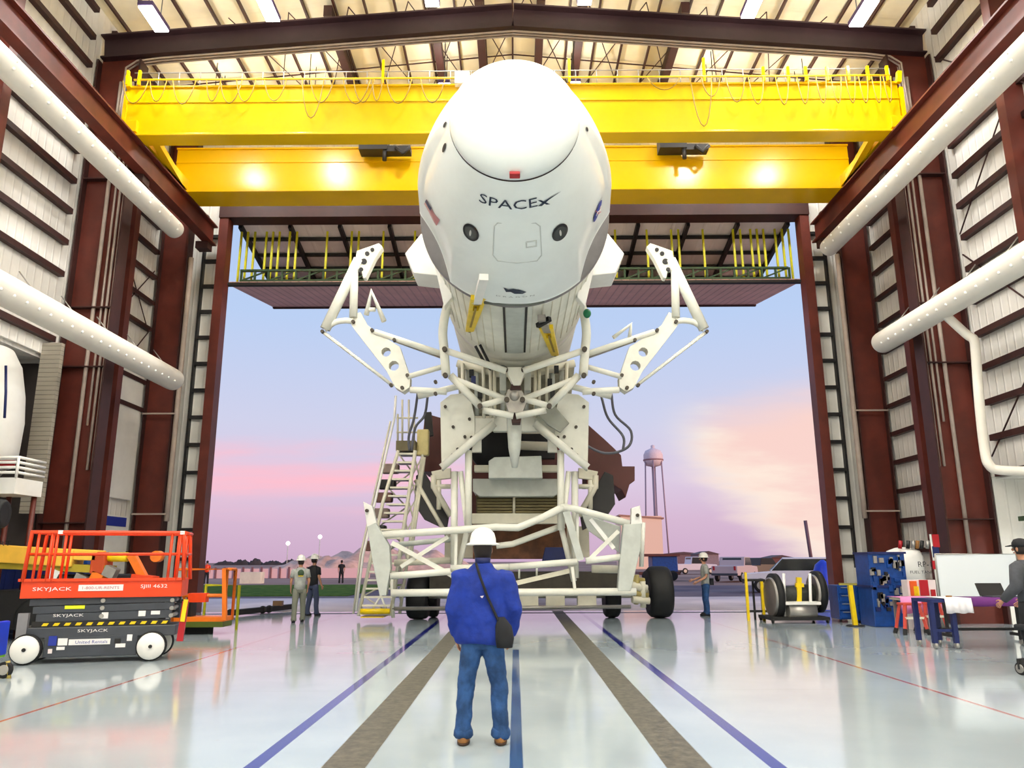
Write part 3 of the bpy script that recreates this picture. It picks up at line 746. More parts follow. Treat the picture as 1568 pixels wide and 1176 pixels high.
for s, w_ in ((1, 'left'), (-1, 'right')):
    M_ = lambda x: 788 + s * (x - 788)
    def T(pts, rpx, name, par=te, m=TELW, Y=YA, Y2=None): ptube([(M_(x), y) for x, y in pts], Y, rpx, name, m, par, Y2=Y2)
    def PL(pts, name, par=te, m=TELW, Y=YA, th=.3): return pplate([(M_(x), y) for x, y in pts], Y, th, name, m, par)
    arm = holed_plate([(541, 481), (552, 478), (562, 497), (576, 508), (612, 531), (628, 578), (627, 593), (617, 600), (605, 593), (592, 568), (541, 502), (535, 493)], [(591, 539, 7.5), (603, 560, 8)], YA, .34, 'cradle_arm', TELW, te, s)
    arm['label'] = 'broad ivory cradle arm with two round holes on the %s' % w_
    # claw frame
    PL([(546, 384), (580, 372), (586, 378), (574, 396), (560, 425), (556, 426), (552, 410), (548, 412), (543, 405)], 'claw', arm, Y=YA - .03, th=.25)
    for x, y, r in ((570, 382, 3), (562, 388, 3.4), (557, 400, 4.6), (553, 412, 3)):
        p = at(788 + s * (x - 788), y, YA - .06); rr = px_r(r, p, YA); B().lathe([(rr, 0), (rr, .06)], p, Y1, 12).build('claw_hole', DARK, arm)
    T([(549, 398), (498, 504)], 8.0, 'strut', arm); T([(543, 405), (541, 486)], 6.2, 'strut', arm)
    T([(497, 505), (512, 494), (528, 491), (541, 492)], 4.6, 'link', arm)
    T([(494, 508), (602, 591)], 2.6, 'tie_rod', arm)
    if s == 1:
        T([(561, 482), (569, 447), (588, 492)], 4.2, 'latch_frame', arm); T([(561, 474), (575, 474)], 3.4, 'latch_bar', arm)
    else:
        T([(612, 517), (612 - 2, 497), (637, 517)], 3.2, 'latch_frame', arm)
    T([(574, 508), (680, 543)], 4.6, 'hydraulic_ram'); T([(604, 521), (680, 548)], 3, 'hydraulic_ram', m=SILV, Y=YA + .15)
    T([(624, 577), (676, 562)], 4.2, 'hydraulic_ram'); T([(628, 597), (648, 598), (684, 600)], 5, 'lower_link')
    bolts([(M_(x), y) for x, y in ((541, 493), (494, 508), (570, 506), (604, 521), (599, 590), (616, 594), (624, 575), (667, 585), (667, 603))], YA - .03, arm, 2.8)
    # upright curved post
    T([(690, 445), (687, 462), (681, 485), (678, 510), (680, 535), (683, 575)], 7, 'cradle_post', Y=YA - .6, Y2=YA - .1)
    bolts([(M_(681), 535), (M_(682), 575)], YA - .35, te, 4)
    # chevrons to the centre
    T([(683, 537), (775, 568)], 5.2, 'chevron_bar', Y=YA - .25)
    T([(690, 575), (735, 622)], 6, 'chevron_bar'); T([(700, 582), (774, 611)], 4.6, 'chevron_bar'); T([(735, 622), (776, 610)], 5, 'chevron_bar'); T([(740, 628), (786, 637)], 5.2, 'chevron_bar')
    bolts([(M_(735), 622), (M_(774), 566), (M_(776), 612)], YA - .2, te, 4)
    T([(640, 607), (676, 598), (708, 590)], 5, 'canopy_edge', Y=20.1)
    # head side plates with bolts
    PL([(674, 616), (690, 604), (718, 601), (727, 638), (727, 668), (700, 696), (676, 720)], 'side_plate', Y=20.3, th=.35)
    bolts([(M_(x), y) for x, y in ((682, 623), (721, 602), (694, 654), (719, 642), (712, 669), (722, 670), (701, 688), (693, 697))], 20.28, te, 2.4)
    T([(676, 716), (757, 648)], 6, 'diagonal_brace', Y=20.1)
    PL([(727, 640), (757, 640), (757, 656), (737, 672), (737, 692), (722, 692), (727, 664)], 'gusset', Y=20.35, th=.2)
    # legs
    T([(717.5, 690), (717, 812)], 5.4, 'leg', Y=20.3); T([(696, 722), (695, 885)], 5.2, 'leg', Y=20.5)
    T([(705, 722), (716, 810), (697, 890)], 4.2, 'leg', Y=20.42)
    # beige upper framework behind
    PL([(660, 722), (690, 716), (690, 732), (664, 735)], 'rear_frame', m=CREAM, Y=21.6, th=.2)
    T([(664, 728), (664, 745), (690, 790)], 4.5, 'rear_strut', m=CREAM, Y=21.6); T([(672, 735), (672, 780)], 3.6, 'rear_strut', m=CREAM, Y=21.6)
    T([(660, 745), (690, 745)], 3.6, 'rear_strut', m=CREAM, Y=21.6)
    PL([(637, 728), (650, 722), (688, 788), (684, 812), (650, 796), (634, 772)], 'rear_panel', m=DARK, Y=21.9, th=.1)
# middle of the head
PM = lambda pts, name, m=TELW, Y=20.3, th=.3: pplate(pts, Y, th, name, m)
PM([(752, 634), (824, 634), (834, 648), (822, 660), (756, 660), (744, 648)], 'head_beam', Y=20.45)
PM([(776, 562), (804, 562), (804, 570), (796, 590), (786, 590), (778, 575)], 'centre_bracket', Y=18.9)
PM([(778, 596), (798, 596), (808, 612), (800, 632), (779, 632), (772, 612)], 'centre_block', m=SILV, Y=19.0)
B().ball(at(788, 606, 18.98), .13).build('centre_joint', SILV, te)
PM([(783, 588), (796, 588), (799, 597), (781, 597)], 'centre_collar', m=STEELD, Y=18.95)
PM([(782, 632), (799, 632), (797, 648), (784, 648)], 'centre_boss', m=STEELD, Y=19.05)
B().lathe([(.07, 0), (.16, .5), (.2, 1.2), (.2, 1.55)], at(788, 716, 19.6), Z1, 16).build('centre_mast', GREYW, te)
ptube([(781, 660), (784, 690)], 19.55, 1.6, 'mast_brace', mir=True)
PM([(765, 570), (775, 570), (775, 598), (765, 598)], 'actuator_box', m=GREYW, Y=19.6); PM([(803, 570), (813, 570), (813, 598), (803, 598)], 'actuator_box', m=GREYW, Y=19.6)
# vertical frames under the trunk end
for x in (708, 740, 751, 757, 820, 826, 838, 868): ptube([(x, 556), (x + (788 - x) * .02, 640)], 20.35, 2.6, 'head_frame_bar', CREAM)
for x in (716, 730, 770, 806, 846, 860): ptube([(x, 560), (x, 636)], 20.6, 3.5, 'head_frame_bar', GREYW)
ptube([(700, 556), (760, 572), (816, 572), (880, 556)], 20.5, 6, 'trunk_ring_support', CREAM)
PM([(700, 560), (880, 560), (872, 634), (704, 634)], 'head_back_plate', m=mat('olive_grey_steel', (146, 142, 122), .6, var=.3, scale=5), Y=20.9)
for x, y, m_ in ((722, 572, BLACK), (725, 582, NAVY), (842, 586, BLACK), (852, 566, BLACK), (846, 604, DARK), (735, 604, DARK)):
    B().box(at(x, y, 20.25), (.12, .14, .2)).build('valve_box', m_, te)
PM([(820, 610), (850, 622), (872, 648), (858, 662), (838, 650), (818, 628)], 'hinged_cover', m=mat('cover_grey', (150, 152, 140), .5), Y=20.0, th=.12)
# pale box, belly tank and louvres between the legs
PM([(748, 706), (757, 700), (829, 698), (831, 732), (748, 732)], 'front_box', m=GREYW, Y=20.8, th=.5)
tk = B(); c0 = at(790, 745, 23.2)
tk.lathe([(.6, 0), (1.15, .08), (1.2, .3), (1.2, 6)], V((0.03, 21.4, at(790, 745, 21.4).z)), Y1, 40) if False else None
PM([(726, 712), (752, 712), (752, 722), (726, 722)], 'cross_beam', m=CREAM, Y=21.2); PM([(826, 712), (860, 712), (860, 722), (826, 722)], 'cross_beam', m=CREAM, Y=21.2)
PM([(724, 733), (860, 733), (860, 752), (848, 760), (734, 760), (724, 752)], 'belly_panel', m=GREYW, Y=21.5, th=1.5)
lv = PM([(729, 757), (862, 757), (862, 788), (729, 788)], 'louvre_panel', m=mat('louvre_olive', (88, 78, 44), .6, var=.25, scale=6), Y=22.0, th=.4)
for k in range(6):
    y = 761 + k * 4.6; B().bar(at(731, y, 21.95), at(860, y, 21.95), .05, .05).build('louvre_slat', mat('louvre_slat', (120, 108, 66), .6), lv)
ptube([(787, 752), (787, 788)], 21.9, 2, 'louvre_post', CREAM)
PM([(722, 786), (866, 786), (866, 802), (722, 802)], 'lower_beam', m=CREAM, Y=21.8)
PM([(724, 802), (868, 800), (868, 856), (724, 856)], 'under_panel', m=mat('brown_underside', (120, 74, 44), .6, var=.4, scale=3), Y=23.2)
PM([(835, 838), (862, 838), (870, 860), (830, 860)], 'under_box', m=NAVY, Y=22.6)
B().lathe([(.05, 0), (.62, .05), (.62, .9)], at(752, 684, 21.6), Y1, 24).build('hose_drum', BLACK, te)
PM([(738, 664), (850, 664), (850, 702), (738, 702)], 'hollow_back', m=DARK, Y=23.0)
ptube([(740, 680), (850, 684)], 22.3, 7, 'cross_tube', CREAM)
# big dark brown carriers either side
for s in (1, -1):
    pts = [(650, 640), (655, 634), (676, 640), (676, 722), (648, 722), (644, 700)] if s == 1 else [(1576 - x, y) for x, y in ((898, 648), (925, 672), (940, 686), (951, 697), (953, 714), (972, 714), (972, 736), (964, 742), (958, 762), (952, 750), (938, 742), (898, 742))]
    pplate([(788 + s * (x - 788), y) for x, y in pts], 24.0, 1.6, 'side_carrier', BRDOOR, te)
B().bar(at(655, 632, 23), at(658, 668, 23), .22).build('upright_beam', DARK, te)
# main deck, running back beneath the rocket
B().span((-2.1, 23.4, 1.7), (2.2, 36, 2.6)).build('deck_beam', CREAM, te)
B().span((-1.4, 24, 2.6), (1.4, 36, 5.2)).build('deck_structure', BRDOOR, te)
for y in (27, 33): B().span((-1.5, y, 5.2), (1.5, y + .5, 6.84)).build('saddle', CREAM, te)
# bumper frame, low and in front
bf = te
ptube([(574, 820), (680, 813), (760, 807), (793, 808), (830, 793), (863, 776)], 20.0, 5.6, 'bumper_tube', par=bf)
ptube([(858, 776), (880, 779), (964, 802)], 20.0, 5.4, 'bumper_tube', par=bf)
ptube([(760, 836), (785, 833), (864, 804)], 20.5, 4.6, 'bumper_tube', par=bf)
ptube([(598, 882), (640, 879), (690, 875)], 20.0, 5.2, 'bumper_tube', par=bf)
ptube([(780, 868), (884, 860)], 20.0, 5, 'bumper_tube', par=bf); ptube([(897, 859), (950, 853)], 20.0, 5, 'bumper_tube', par=bf); ptube([(690, 870), (782, 868)], 20.1, 5, 'bumper_tube', par=bf)
ptube([(600, 908), (700, 907), (790, 907), (974, 906)], 20.0, 5.6, 'bumper_tube', par=bf)
def flatbar(a, c, wpx, name, Y, m=TELW):
    p, q = at(*a, Y), at(*c, Y); B().bar(p, q, .07, px_r(wpx, p, Y)).build(name, m, te)
flatbar((600, 831), (692, 881), 7, 'cross_brace', 20.02); flatbar((614, 868), (686, 822), 6, 'cross_brace', 20.1)
flatbar((904, 795), (940, 840), 6, 'cross_brace', 20.1, WH); flatbar((947, 813), (903, 856), 6, 'cross_brace', 20.02)
pplate([(890, 786), (950, 806), (948, 846), (900, 812)], 20.35, .05, 'bumper_gusset', GREYW)
flatbar((867, 783), (889, 858), 11, 'bumper_upright', 20.0, GREYW); flatbar((876, 868), (880, 902), 11, 'bumper_upright', 20.0)
flatbar((884, 782), (884, 858), 9, 'bumper_upright', 20.2); flatbar((699, 816), (697, 884), 9, 'bumper_upright', 20.15)
flatbar((790, 893), (872, 874), 7, 'bumper_brace', 20.15, CREAM)
ptube([(600, 835), (690, 826)], 20.6, 4, 'bumper_tube', GREYW); ptube([(604, 862), (690, 858)], 20.8, 5, 'bumper_tube', CREAM)
ptube([(906, 871), (960, 872)], 20.6, 6, 'bumper_tube', CREAM)
for x0, y0 in ((795, 870), (822, 868)): ptube([(x0, y0), (x0, y0 + 16)], 20.3, 1.6, 'small_post')
for poly, cap_, w_ in (([(562, 806), (575, 800), (596, 836), (598, 870), (591, 912), (581, 912), (570, 858)], [(556, 768), (570, 775), (578, 806), (562, 808)], 'left'), ([(955, 803), (983, 801), (981, 840), (966, 905), (946, 905), (949, 862)], [(967, 778), (980, 774), (984, 803), (966, 803)], 'right')):
    pplate(poly, 19.9, .28, 'bumper_post', GREYW); pplate(cap_, 19.95, .2, 'bumper_post_tip', WH)
bolts([(562, 782), (976, 789)], 19.93, te, 2.6)
ptube([(985, 800), (982, 868)], 20.4, 3.5, 'bumper_stay'); 
# axle parts and wheels
for (px, py, r, w, Y) in ((1009, 914, .72, .66, 23.0), (936, 917, .62, .45, 23.2), (641, 922, .62, .6, 22.8), (664, 922, .55, .3, 23.6)):
    p = at(px, py, Y); p.z = r
    wl_ = B().wheel(p, r, w, X1, 36).build('wheel', BLACK, te)
    B().lathe([(r * .15, -w * .3), (r * .56, -w * .36), (r * .5, w * .36)], p, X1, 20).build('hub', mat('hub_beige', (166, 150, 110), .5), wl_)
B().tube([(-2.9, 23.1, .66), (4.1, 23.1, .66)], .12, 10).build('axle', CREAM, te)
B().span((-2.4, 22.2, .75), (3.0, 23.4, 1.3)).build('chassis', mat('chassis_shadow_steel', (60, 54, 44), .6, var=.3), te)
GOLD = mat('gold_fitting', (176, 158, 92), .4, var=.2)
for (x0_, y0_), (x1_, y1_), r_, m_ in (((960, 885), (986, 890), .09, GOLD), ((966, 896), (990, 902), .12, CREAM), ((962, 906), (992, 912), .08, GOLD), ((968, 918), (994, 920), .1, CREAM), ((975, 880), (974, 925), .07, GOLD), ((984, 890), (985, 930), .08, CREAM)):
    B().tube([at(x0_, y0_, 21.8), at(x1_, y1_, 21.9)], r_, 10).build('steering_knuckle', m_, te)
B().tube([at(600, 932, 21.6), at(966, 929, 21.6)], .05, 8).build('tie_bar', SILV, te)
for x in (810, 850, 898): B().box(at(x, 920, 21.8), (.5, .4, .32)).build('axle_bracket', CREAM, te)
# hoses hanging from the arms
HOSE = mat('hose_dark', (84, 84, 92), .5, var=0)
for s in (1, -1):
    M_ = lambda x: 788 + s * (x - 788)
    for pts in ([(640, 600), (634, 640), (626, 668), (627, 690)], [(655, 606), (650, 636), (636, 655), (630, 690)]) if s == 1 else ([(655, 608), (645, 640), (622, 668), (622, 690)], [(640, 602), (634, 635), (610, 660), (615, 685), (650, 694), (690, 676)]):
        B().tube(smooth([at(M_(x), y, 20.6) for x, y in pts]), .035, 8).build('hose', HOSE, te)
# yellow straps under the capsule rim
def on_trunk(px, py, r=2.0):
    d = _ray(px, py); lo, hi = 13.0, 21.0; k = 0
    while k < 400:
        Y = 13 + k * .02; p = EYE + d * (Y / d.y)
        if math.hypot(p.x - CX, p.z - ZA) < r: return p
        k += 1
    return p
for top, mid, end, bar_ in (((741, 424), (733, 455), (719, 505), None), ((829, 486), (836, 500), (850, 542), ((823, 499), (842, 488)))):
    t_, p, q = on_trunk(*top, 2.06), on_trunk(*mid, 2.0), on_trunk(*end, 1.93)
    side = X1
    B().bar(p - side * .12, q - side * .06, .08, .1).bar(p + side * .12, q + side * .06, .08, .1).bar(p.lerp(q, .3), q, .12, .12).build('restraint_strap', YELB, te)
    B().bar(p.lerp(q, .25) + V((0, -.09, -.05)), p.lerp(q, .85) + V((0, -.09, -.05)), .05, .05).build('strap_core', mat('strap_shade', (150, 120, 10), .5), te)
    B().bar(t_, p.lerp(q, .12), .17, .12).build('strap_buckle', WH if bar_ is None else SILV, te)
    B().ball(q, .07).build('strap_hook', BLACK, te)
    if bar_: B().bar(on_trunk(*bar_[0], 2.1), on_trunk(*bar_[1], 2.1), .1).build('strap_handle', BLACK, te)
B().ball(at(899, 480, 18.3), (.1, .1, .12)).build('green_valve', mat('valve_green', (14, 110, 70), .4, var=0), te)
for s in (1, -1): B().box(at(788 - s * 103, 446, 17.6), (.2, .2, .05)).build('post_latch', BLACK, te)
for pts in ([(728, 530), (742, 556), (752, 566)], [(735, 528), (750, 558)]): B().tube([at(x, y, 19.2) for x, y in pts], .04, 6).build('umbilical_line', DARK, te)
# ================================================================== STAIR TOWER beside the transporter
st = thing('access_stair', 'cream steel stair tower with handrails left of the transporter', 'stairs', tuple(atZ(570, 945)))
YS = 21.6
def S(x, y, Y=YS): return at(x, y, Y)
for o in (0, 1.1):
    B().tube([S(549, 943, YS + o), S(586, 770, YS + o), S(610, 690, YS + o)], .05, 8).build('stringer', CREAM, st)
    B().tube([S(598, 943, YS + o), S(624, 770, YS + o), S(636, 690, YS + o)], .055, 8).build('stringer', CREAM, st)
for k in range(20):
    t = k / 19; a = V(S(550 + 60 * t ** 1.0, 940 - 245 * t)); c = V(S(599 + 36 * t, 940 - 245 * t))
    B().bar(a, c, .06, .05).build('tread_edge', CREAM, st); B().span((a.x + .03, YS + .05, a.z - .02), (c.x - .03, YS + .5, a.z)).build('tread', SILV, st)
for k in range(9):
    t0, t1 = k / 9, (k + 1) / 9
    p = lambda f, t: S((550 if f else 599) + (60 if f else 36) * t, 940 - 245 * t, YS + 1.1)
    B().tube([p(k % 2, t0), p(1 - k % 2, t1)], .025, 6).build('lattice', CREAM, st)
B().tube([S(545, 935), S(556, 850), S(583, 730), S(604, 640), S(606, 606)], .035, 8).build('handrail', WH, st)
B().tube([S(541, 940, YS + .2), S(552, 850, YS + .2), S(578, 735, YS + .2), S(598, 645, YS + .2)], .03, 8).build('handrail', CREAM, st)
for x, y0 in ((609, 634), (616, 612), (626, 612), (634, 634)): B().tube([S(x, y0, YS + .6), S(x, 684, YS + .6)], .03, 6).build('landing_post', CREAM, st)
for y in (640, 662): B().tube([S(607, y, YS + .6), S(640, y, YS + .6)], .028, 6).build('landing_rail', CREAM, st)
B().span(tuple(S(606, 690, YS)), tuple(S(644, 684, YS + 1.2))).build('landing', mat('landing_olive', (110, 100, 70), .6), st)
B().box(S(648, 678, YS + .4), (.34, .3, .75)).build('yellow_box', mat('pale_yellow_box', (222, 204, 140), .5), st, .04)
for k, y in enumerate((718, 742, 762, 786, 812, 836)): B().box(S(598 - k * 5, y, YS + .55), (.5, .3, .28)).build('cable_bundle', (mat('bundle_grey', (150, 130, 120), .7), DARK, mat('bundle_rust', (120, 84, 76), .7))[k % 3], st, .05)
for (x0_, y0_, x1_, y1_) in ((612, 940, 648, 690), (628, 860, 650, 700)): B().tube([S(x0_, y0_, YS + .3), S(x1_, y1_, YS + .3)], .045, 8).build('tower_leg', CREAM, st)
for k in range(7):
    y0_ = 700 + k * 32; B().tube([S(636 - (y0_ - 690) * .155, y0_, YS + .2), S(648 - (y0_ + 30 - 690) * .144, y0_ + 30, YS + .3)], .025, 6).build('lattice', CREAM, st); B().tube([S(648 - (y0_ - 690) * .144, y0_, YS + .3), S(636 - (y0_ + 30 - 690) * .155, y0_ + 30, YS + .2)], .025, 6).build('lattice', CREAM, st)
ptube([(636, 735), (690, 830)], 21.9, 3.2, 'stair_brace', CREAM, st)
B().span(tuple(S(552, 946, YS - .1)), tuple(S(597, 940, YS + 1.0))).build('base_frame', YELB, st)
B().tube([S(552, 936, YS - .1), S(597, 936, YS - .1)], .07, 8).build('yellow_bar', YELB, st)
B().tube([S(583, 912), S(570, 934)], .03, 6).tube([S(583, 912), S(592, 934)], .03, 6).build('base_stay', TELW, st)
B().tube([S(600, 885), S(602, 946)], .05, 6).build('base_post', TELW, st)
# ================================================================== PEOPLE
def skin(name, vs, es, m, parent, lv=2):
    me = bpy.data.meshes.new(name); me.from_pydata([V(v[:3]) for v in vs], es, []); o = bpy.data.objects.new(name, me); COL.objects.link(o); o.parent = parent
    sk = o.modifiers.new('skin', 'SKIN'); sk.use_smooth_shade = True; sk.branch_smoothing = .4
    for i, v in enumerate(vs):
        sv = me.skin_vertices[0].data[i]; sv.radius = (v[3], v[4] if len(v) > 4 else v[3]); sv.use_root = (i == 0)
    sb = o.modifiers.new('sub', 'SUBSURF'); sb.levels = lv; sb.render_levels = lv
    dg = bpy.context.evaluated_depsgraph_get(); nm = bpy.data.meshes.new_from_object(o.evaluated_get(dg))
    o.modifiers.clear(); o.data = nm; nm.name = name; nm.materials.clear(); nm.materials.append(m)
    for p in nm.polygons: p.use_smooth = True
    return o
def person(label, loc, rz, H=1.78, shirt=GREYC, pants=JEAN, hat='hard', hatm=WH, shoes=BLKC, jacket=False, long=False, arms=((.0, .12), (.0, .12)), stride=0.0, extra=None):
    P_ = thing('person', label, 'person', (0, 0, 0)); k = H / 1.8
    def S(*a): return tuple(q * k for q in a)
    fl = .13 if not jacket else .165
    lx = [(-fl, -stride), (fl, stride)]
    bv = [S(0, 0, .96, .13, .1), S(0, 0, 1.12, .125, .09), S(0, 0, 1.32, .16, .1), S(0, .0, 1.46, .1, .07), S(0, .01, 1.54, .052), S(0, .025, 1.6, .062, .075), S(0, .03, 1.69, .075, .09), S(0, .02, 1.77, .05, .06)]
    be = [(i, i + 1) for i in range(7)]
    hands = []
    for s, (out, fw) in zip((-1, 1), arms):
        o = len(bv); el = (s * (.25 + out), -.04 + fw * .15, 1.15); wr = (s * (.235 + out * .8), fw, .92 + max(0, fw - .15) * .9)
        bv += [S(s * .17, 0, 1.43, .058), S(*el, .043), S(*wr, .03, .024)]; be += [(2, o), (o, o + 1), (o + 1, o + 2)]
        d = (V(wr) - V(el)).normalized(); pc = V(wr) + d * .07; bv.append(S(*pc, .036, .018)); be.append((o + 2, o + 3)); hands.append((pc, d, s, o + 3))
    for s, (x, y) in zip((-1, 1), lx):
        o = len(bv); bv += [S(s * .085, 0, .88, .085), S(x * .9, y * .5 + .02, .48, .056), S(x, y, .1, .04), S(x + s * .01, y + .1, .045, .035, .03)]; be += [(0, o), (o, o + 1), (o + 1, o + 2), (o + 2, o + 3)]
    for pc, d, s, pi in hands:           # four fingers and a thumb on each hand
        side = V((0, 1, 0)) - d * d.y; side.normalize(); n_ = d.cross(side)
        for f in range(4):
            ln = (.07, .082, .077, .06)[f]; a = pc + d * .035 + side * (f - 1.5) * -.019
            q = a + d * ln * .5 - n_ * s * .008; r_ = a + d * ln * .85 - n_ * s * .028
            o = len(bv); bv += [S(*a, .0088), S(*q, .008), S(*r_, .007)]; be += [(pi, o), (o, o + 1), (o + 1, o + 2)]
        a = pc - d * .02 + side * .035; q = a + d * .03 + side * .02; r_ = q + d * .025
        o = len(bv); bv += [S(*a, .011), S(*q, .0095), S(*r_, .008)]; be += [(pi, o), (o, o + 1), (o + 1, o + 2)]
    body = skin('body', bv, be, SKIN, P_, 1)
    f = B()
    f.ball(S(0, .125, 1.665), V(S(.014, .022, .022)), 8, 6); f.build('nose', SKIN, P_)
    for s in (-1, 1):
        B().ball(S(s * .078, .02, 1.67), V(S(.012, .022, .034)), 8, 6).build('ear', SKIN, P_)
        B().ball(S(s * .032, .105, 1.69), V(S(.013, .01, .009)), 8, 6).build('eye', WH, P_)
    B().ball(S(0, .112, 1.62), V(S(.026, .008, .008)), 8, 6).build('mouth', mat('lips', (160, 90, 84), .6, var=0), P_)
    B().loft([(S(0, .0, 1.6), .072 * k, .075 * k), (S(0, -.002, 1.66), .086 * k, .1 * k), (S(0, .0, 1.73), .086 * k, .105 * k), (S(0, .005, 1.79), .06 * k, .075 * k), (S(0, .005, 1.805), .02 * k, .03 * k)], 18).build('hair', HAIR, P_) if hat != 'none' else None
    # trousers
    t = B(); t.loft([(S(0, 0, .8), .15 * k, .115 * k), (S(0, 0, .9), .17 * k, .13 * k), (S(0, 0, 1.02), .155 * k, .115 * k)], 20)
    for s, (x, y) in zip((-1, 1), lx):
        t.tube([S(s * .085, 0, .92), S(s * .09 + x * .04, .0 + y * .1, .78), S(x * .9, y * .5 + .025, .5), S(x * .95, y * .75, .3), S(x, y, .15), S(x, y + .01, .1), S(x, y + .015, .05)], [.1 * k, .1 * k, .08 * k, .072 * k, .07 * k, .082 * k, .076 * k], 16)
    to = t.build('trousers', pants, P_)
    if jacket:
        ctx2 = bpy.data.textures.new('creases', 'CLOUDS'); ctx2.noise_scale = .1; rm = to.modifiers.new('remesh', 'REMESH'); rm.mode = 'VOXEL'; rm.voxel_size = .012; rm.use_smooth_shade = True; sm = to.modifiers.new('smooth', 'SMOOTH'); sm.factor = .5; sm.iterations = 6; dm = to.modifiers.new('creases', 'DISPLACE'); dm.texture = ctx2; dm.strength = .03; dm.mid_level = .5
    for s, (x, y) in zip((-1, 1), lx):
        B().loft([(S(x, y + .06, .0), .05 * k, .13 * k), (S(x, y + .06, .03), .055 * k, .14 * k), (S(x, y + .045, .07), .05 * k, .115 * k), (S(x, y + .01, .11), .05 * k, .065 * k)], 16).build('shoe', shoes, P_)
    # top
    t = B(); e = .03 if jacket else .0
    if jacket:
        t.loft([(S(0, 0, .84), .225 * k, .15 * k), (S(0, 0, .88), .25 * k, .17 * k), (S(.01, .0, 1.02), .245 * k, .17 * k), (S(0, 0, 1.2), .225 * k, .16 * k), (S(0, 0, 1.36), .215 * k, .15 * k), (S(0, 0, 1.45), .19 * k, .125 * k), (S(0, 0, 1.51), .12 * k, .095 * k), (S(0, .005, 1.555), .08 * k, .078 * k)], 28)
    else:
        t.loft([(S(0, 0, .9), .165 * k, .13 * k), (S(0, 0, 1.05), .16 * k, .125 * k), (S(0, 0, 1.25), .18 * k, .13 * k), (S(0, 0, 1.38), .195 * k, .125 * k), (S(0, 0, 1.46), .16 * k, .105 * k), (S(0, 0, 1.52), .075 * k, .07 * k)], 24)
    for s, (out, fw) in zip((-1, 1), arms):
        el = (s * (.25 + out), -.04 + fw * .15, 1.15); wr = (s * (.235 + out * .8), fw, .92 + max(0, fw - .15) * .9)
        if jacket or long: t.tube([S(s * .13, 0, 1.45), S(s * .2, 0, 1.41), S(*[(p + q) / 2 for p, q in zip((s * .2, 0, 1.41), el)]), S(*el), S(*[(p + q) / 2 for p, q in zip(el, wr)]), S(*wr)], [q * k for q in (.07, .09 + e * .3, .085 + e * .4, .08 + e * .4, .07 + e * .4, .055 + e * .3)], 16)
        else: t.tube([S(s * .13, 0, 1.44), S(s * .19, 0, 1.41), S(*[p * .3 + q * .7 for p, q in zip((s * .19, 0, 1.41), el)])], [q * k for q in (.06, .075, .07)], 14)
    jo = t.build('jacket' if jacket else 'shirt', shirt, P_)
    if jacket:
        ctex = bpy.data.textures.get('folds') or bpy.data.textures.new('folds', 'CLOUDS'); ctex.noise_scale = .16
        rm = jo.modifiers.new('remesh', 'REMESH'); rm.mode = 'VOXEL'; rm.voxel_size = .016; rm.use_smooth_shade = True; sm = jo.modifiers.new('smooth', 'SMOOTH'); sm.factor = .6; sm.iterations = 8; dm = jo.modifiers.new('folds', 'DISPLACE'); dm.texture = ctex; dm.strength = .045; dm.mid_level = .5
    if hat == 'hard':
        h = B().lathe([(.155, -.012), (.158, 0), (.122, .012), (.12, .05), (.105, .1), (.07, .135), (.03, .15), (.0, .152)], (0, 0, 0), Z1, 28)
        h.bar((0, -.08, .11), (0, .08, .11), .03, .07) if False else None
        h.v = [V((p.x, p.y * 1.12 + .012, p.z + 1.725)) * k for p in h.v]; h.build('hard_hat', hatm, P_)
    elif hat == 'cap':
        h = B().loft([((0, .01, 1.7), .098, .115), ((0, .01, 1.76), .096, .112), ((0, .01, 1.81), .07, .08), ((0, .01, 1.825), .02, .02)], 20); h.v = [p * k for p in h.v]; h.prism([S(-.07, .1, 1.72), S(.07, .1, 1.72), S(.05, .2, 1.705), S(-.05, .2, 1.705)], (0, 0, .012)).build('cap', hatm, P_)
    if extra: extra(P_, S, k)
    P_.location = V(loc); P_.rotation_euler = (0, 0, rz)
    return P_
def main_extra(P_, S, k):
    B().tube([S(-.06, -.09, 1.55), S(-.02, -.15, 1.43), S(.05, -.168, 1.25), S(.13, -.16, 1.08), S(.19, -.13, .96)], .012 * k, 8).build('bag_strap', BLKC, P_)
    B().loft([(S(.2, -.14, .82), .07 * k, .06 * k), (S(.2, -.14, .9), .085 * k, .07 * k), (S(.19, -.14, 1.0), .075 * k, .06 * k), (S(.17, -.13, 1.08), .03 * k, .03 * k)], 14).build('shoulder_bag', BLKC, P_)
    B().prism([S(-.02, -.172, 1.262), S(.015, -.172, 1.268), S(.0, -.172, 1.245)], (0, -.006, 0)).build('back_logo', FW, P_)
    B().loft([(S(0, .0, 1.54), .07 * k, .072 * k), (S(0, -.005, 1.6), .074 * k, .08 * k)], 16).build('collar', NAVY, P_)
    for x in (-.165, .165): B().lathe([(.072 * k, 0), (.088 * k, .02), (.085 * k, .06), (.074 * k, .085)], S(x, .012, .05), Z1, 18).build('trouser_cuff', JEAN, P_)
    for s in (-1, 1): B().loft([(S(s * .165, .06, -.0), .056 * k, .142 * k), (S(s * .165, .06, .02), .058 * k, .146 * k)], 16).build('sole', mat('sole_brown', (70, 46, 30), .7), P_)
pm = atZ(738, 1140)
person('man seen from behind in royal blue jacket, jeans and white hard hat', (pm.x, pm.y, .005), .02, 1.83, JACK, JEAN, 'hard', WH, LEATH, jacket=True, arms=((.0, .06), (.03, .1)), extra=main_extra)
def vest(P_, S, k):
    B().ball(S(0, -.13, 1.36), V(S(.09, .02, .1)), 12, 8).build('back_print', GRN, P_); B().box(S(0, -.15, 1.28), S(.14, .01, .02)).build('back_stripe', YELB, P_)
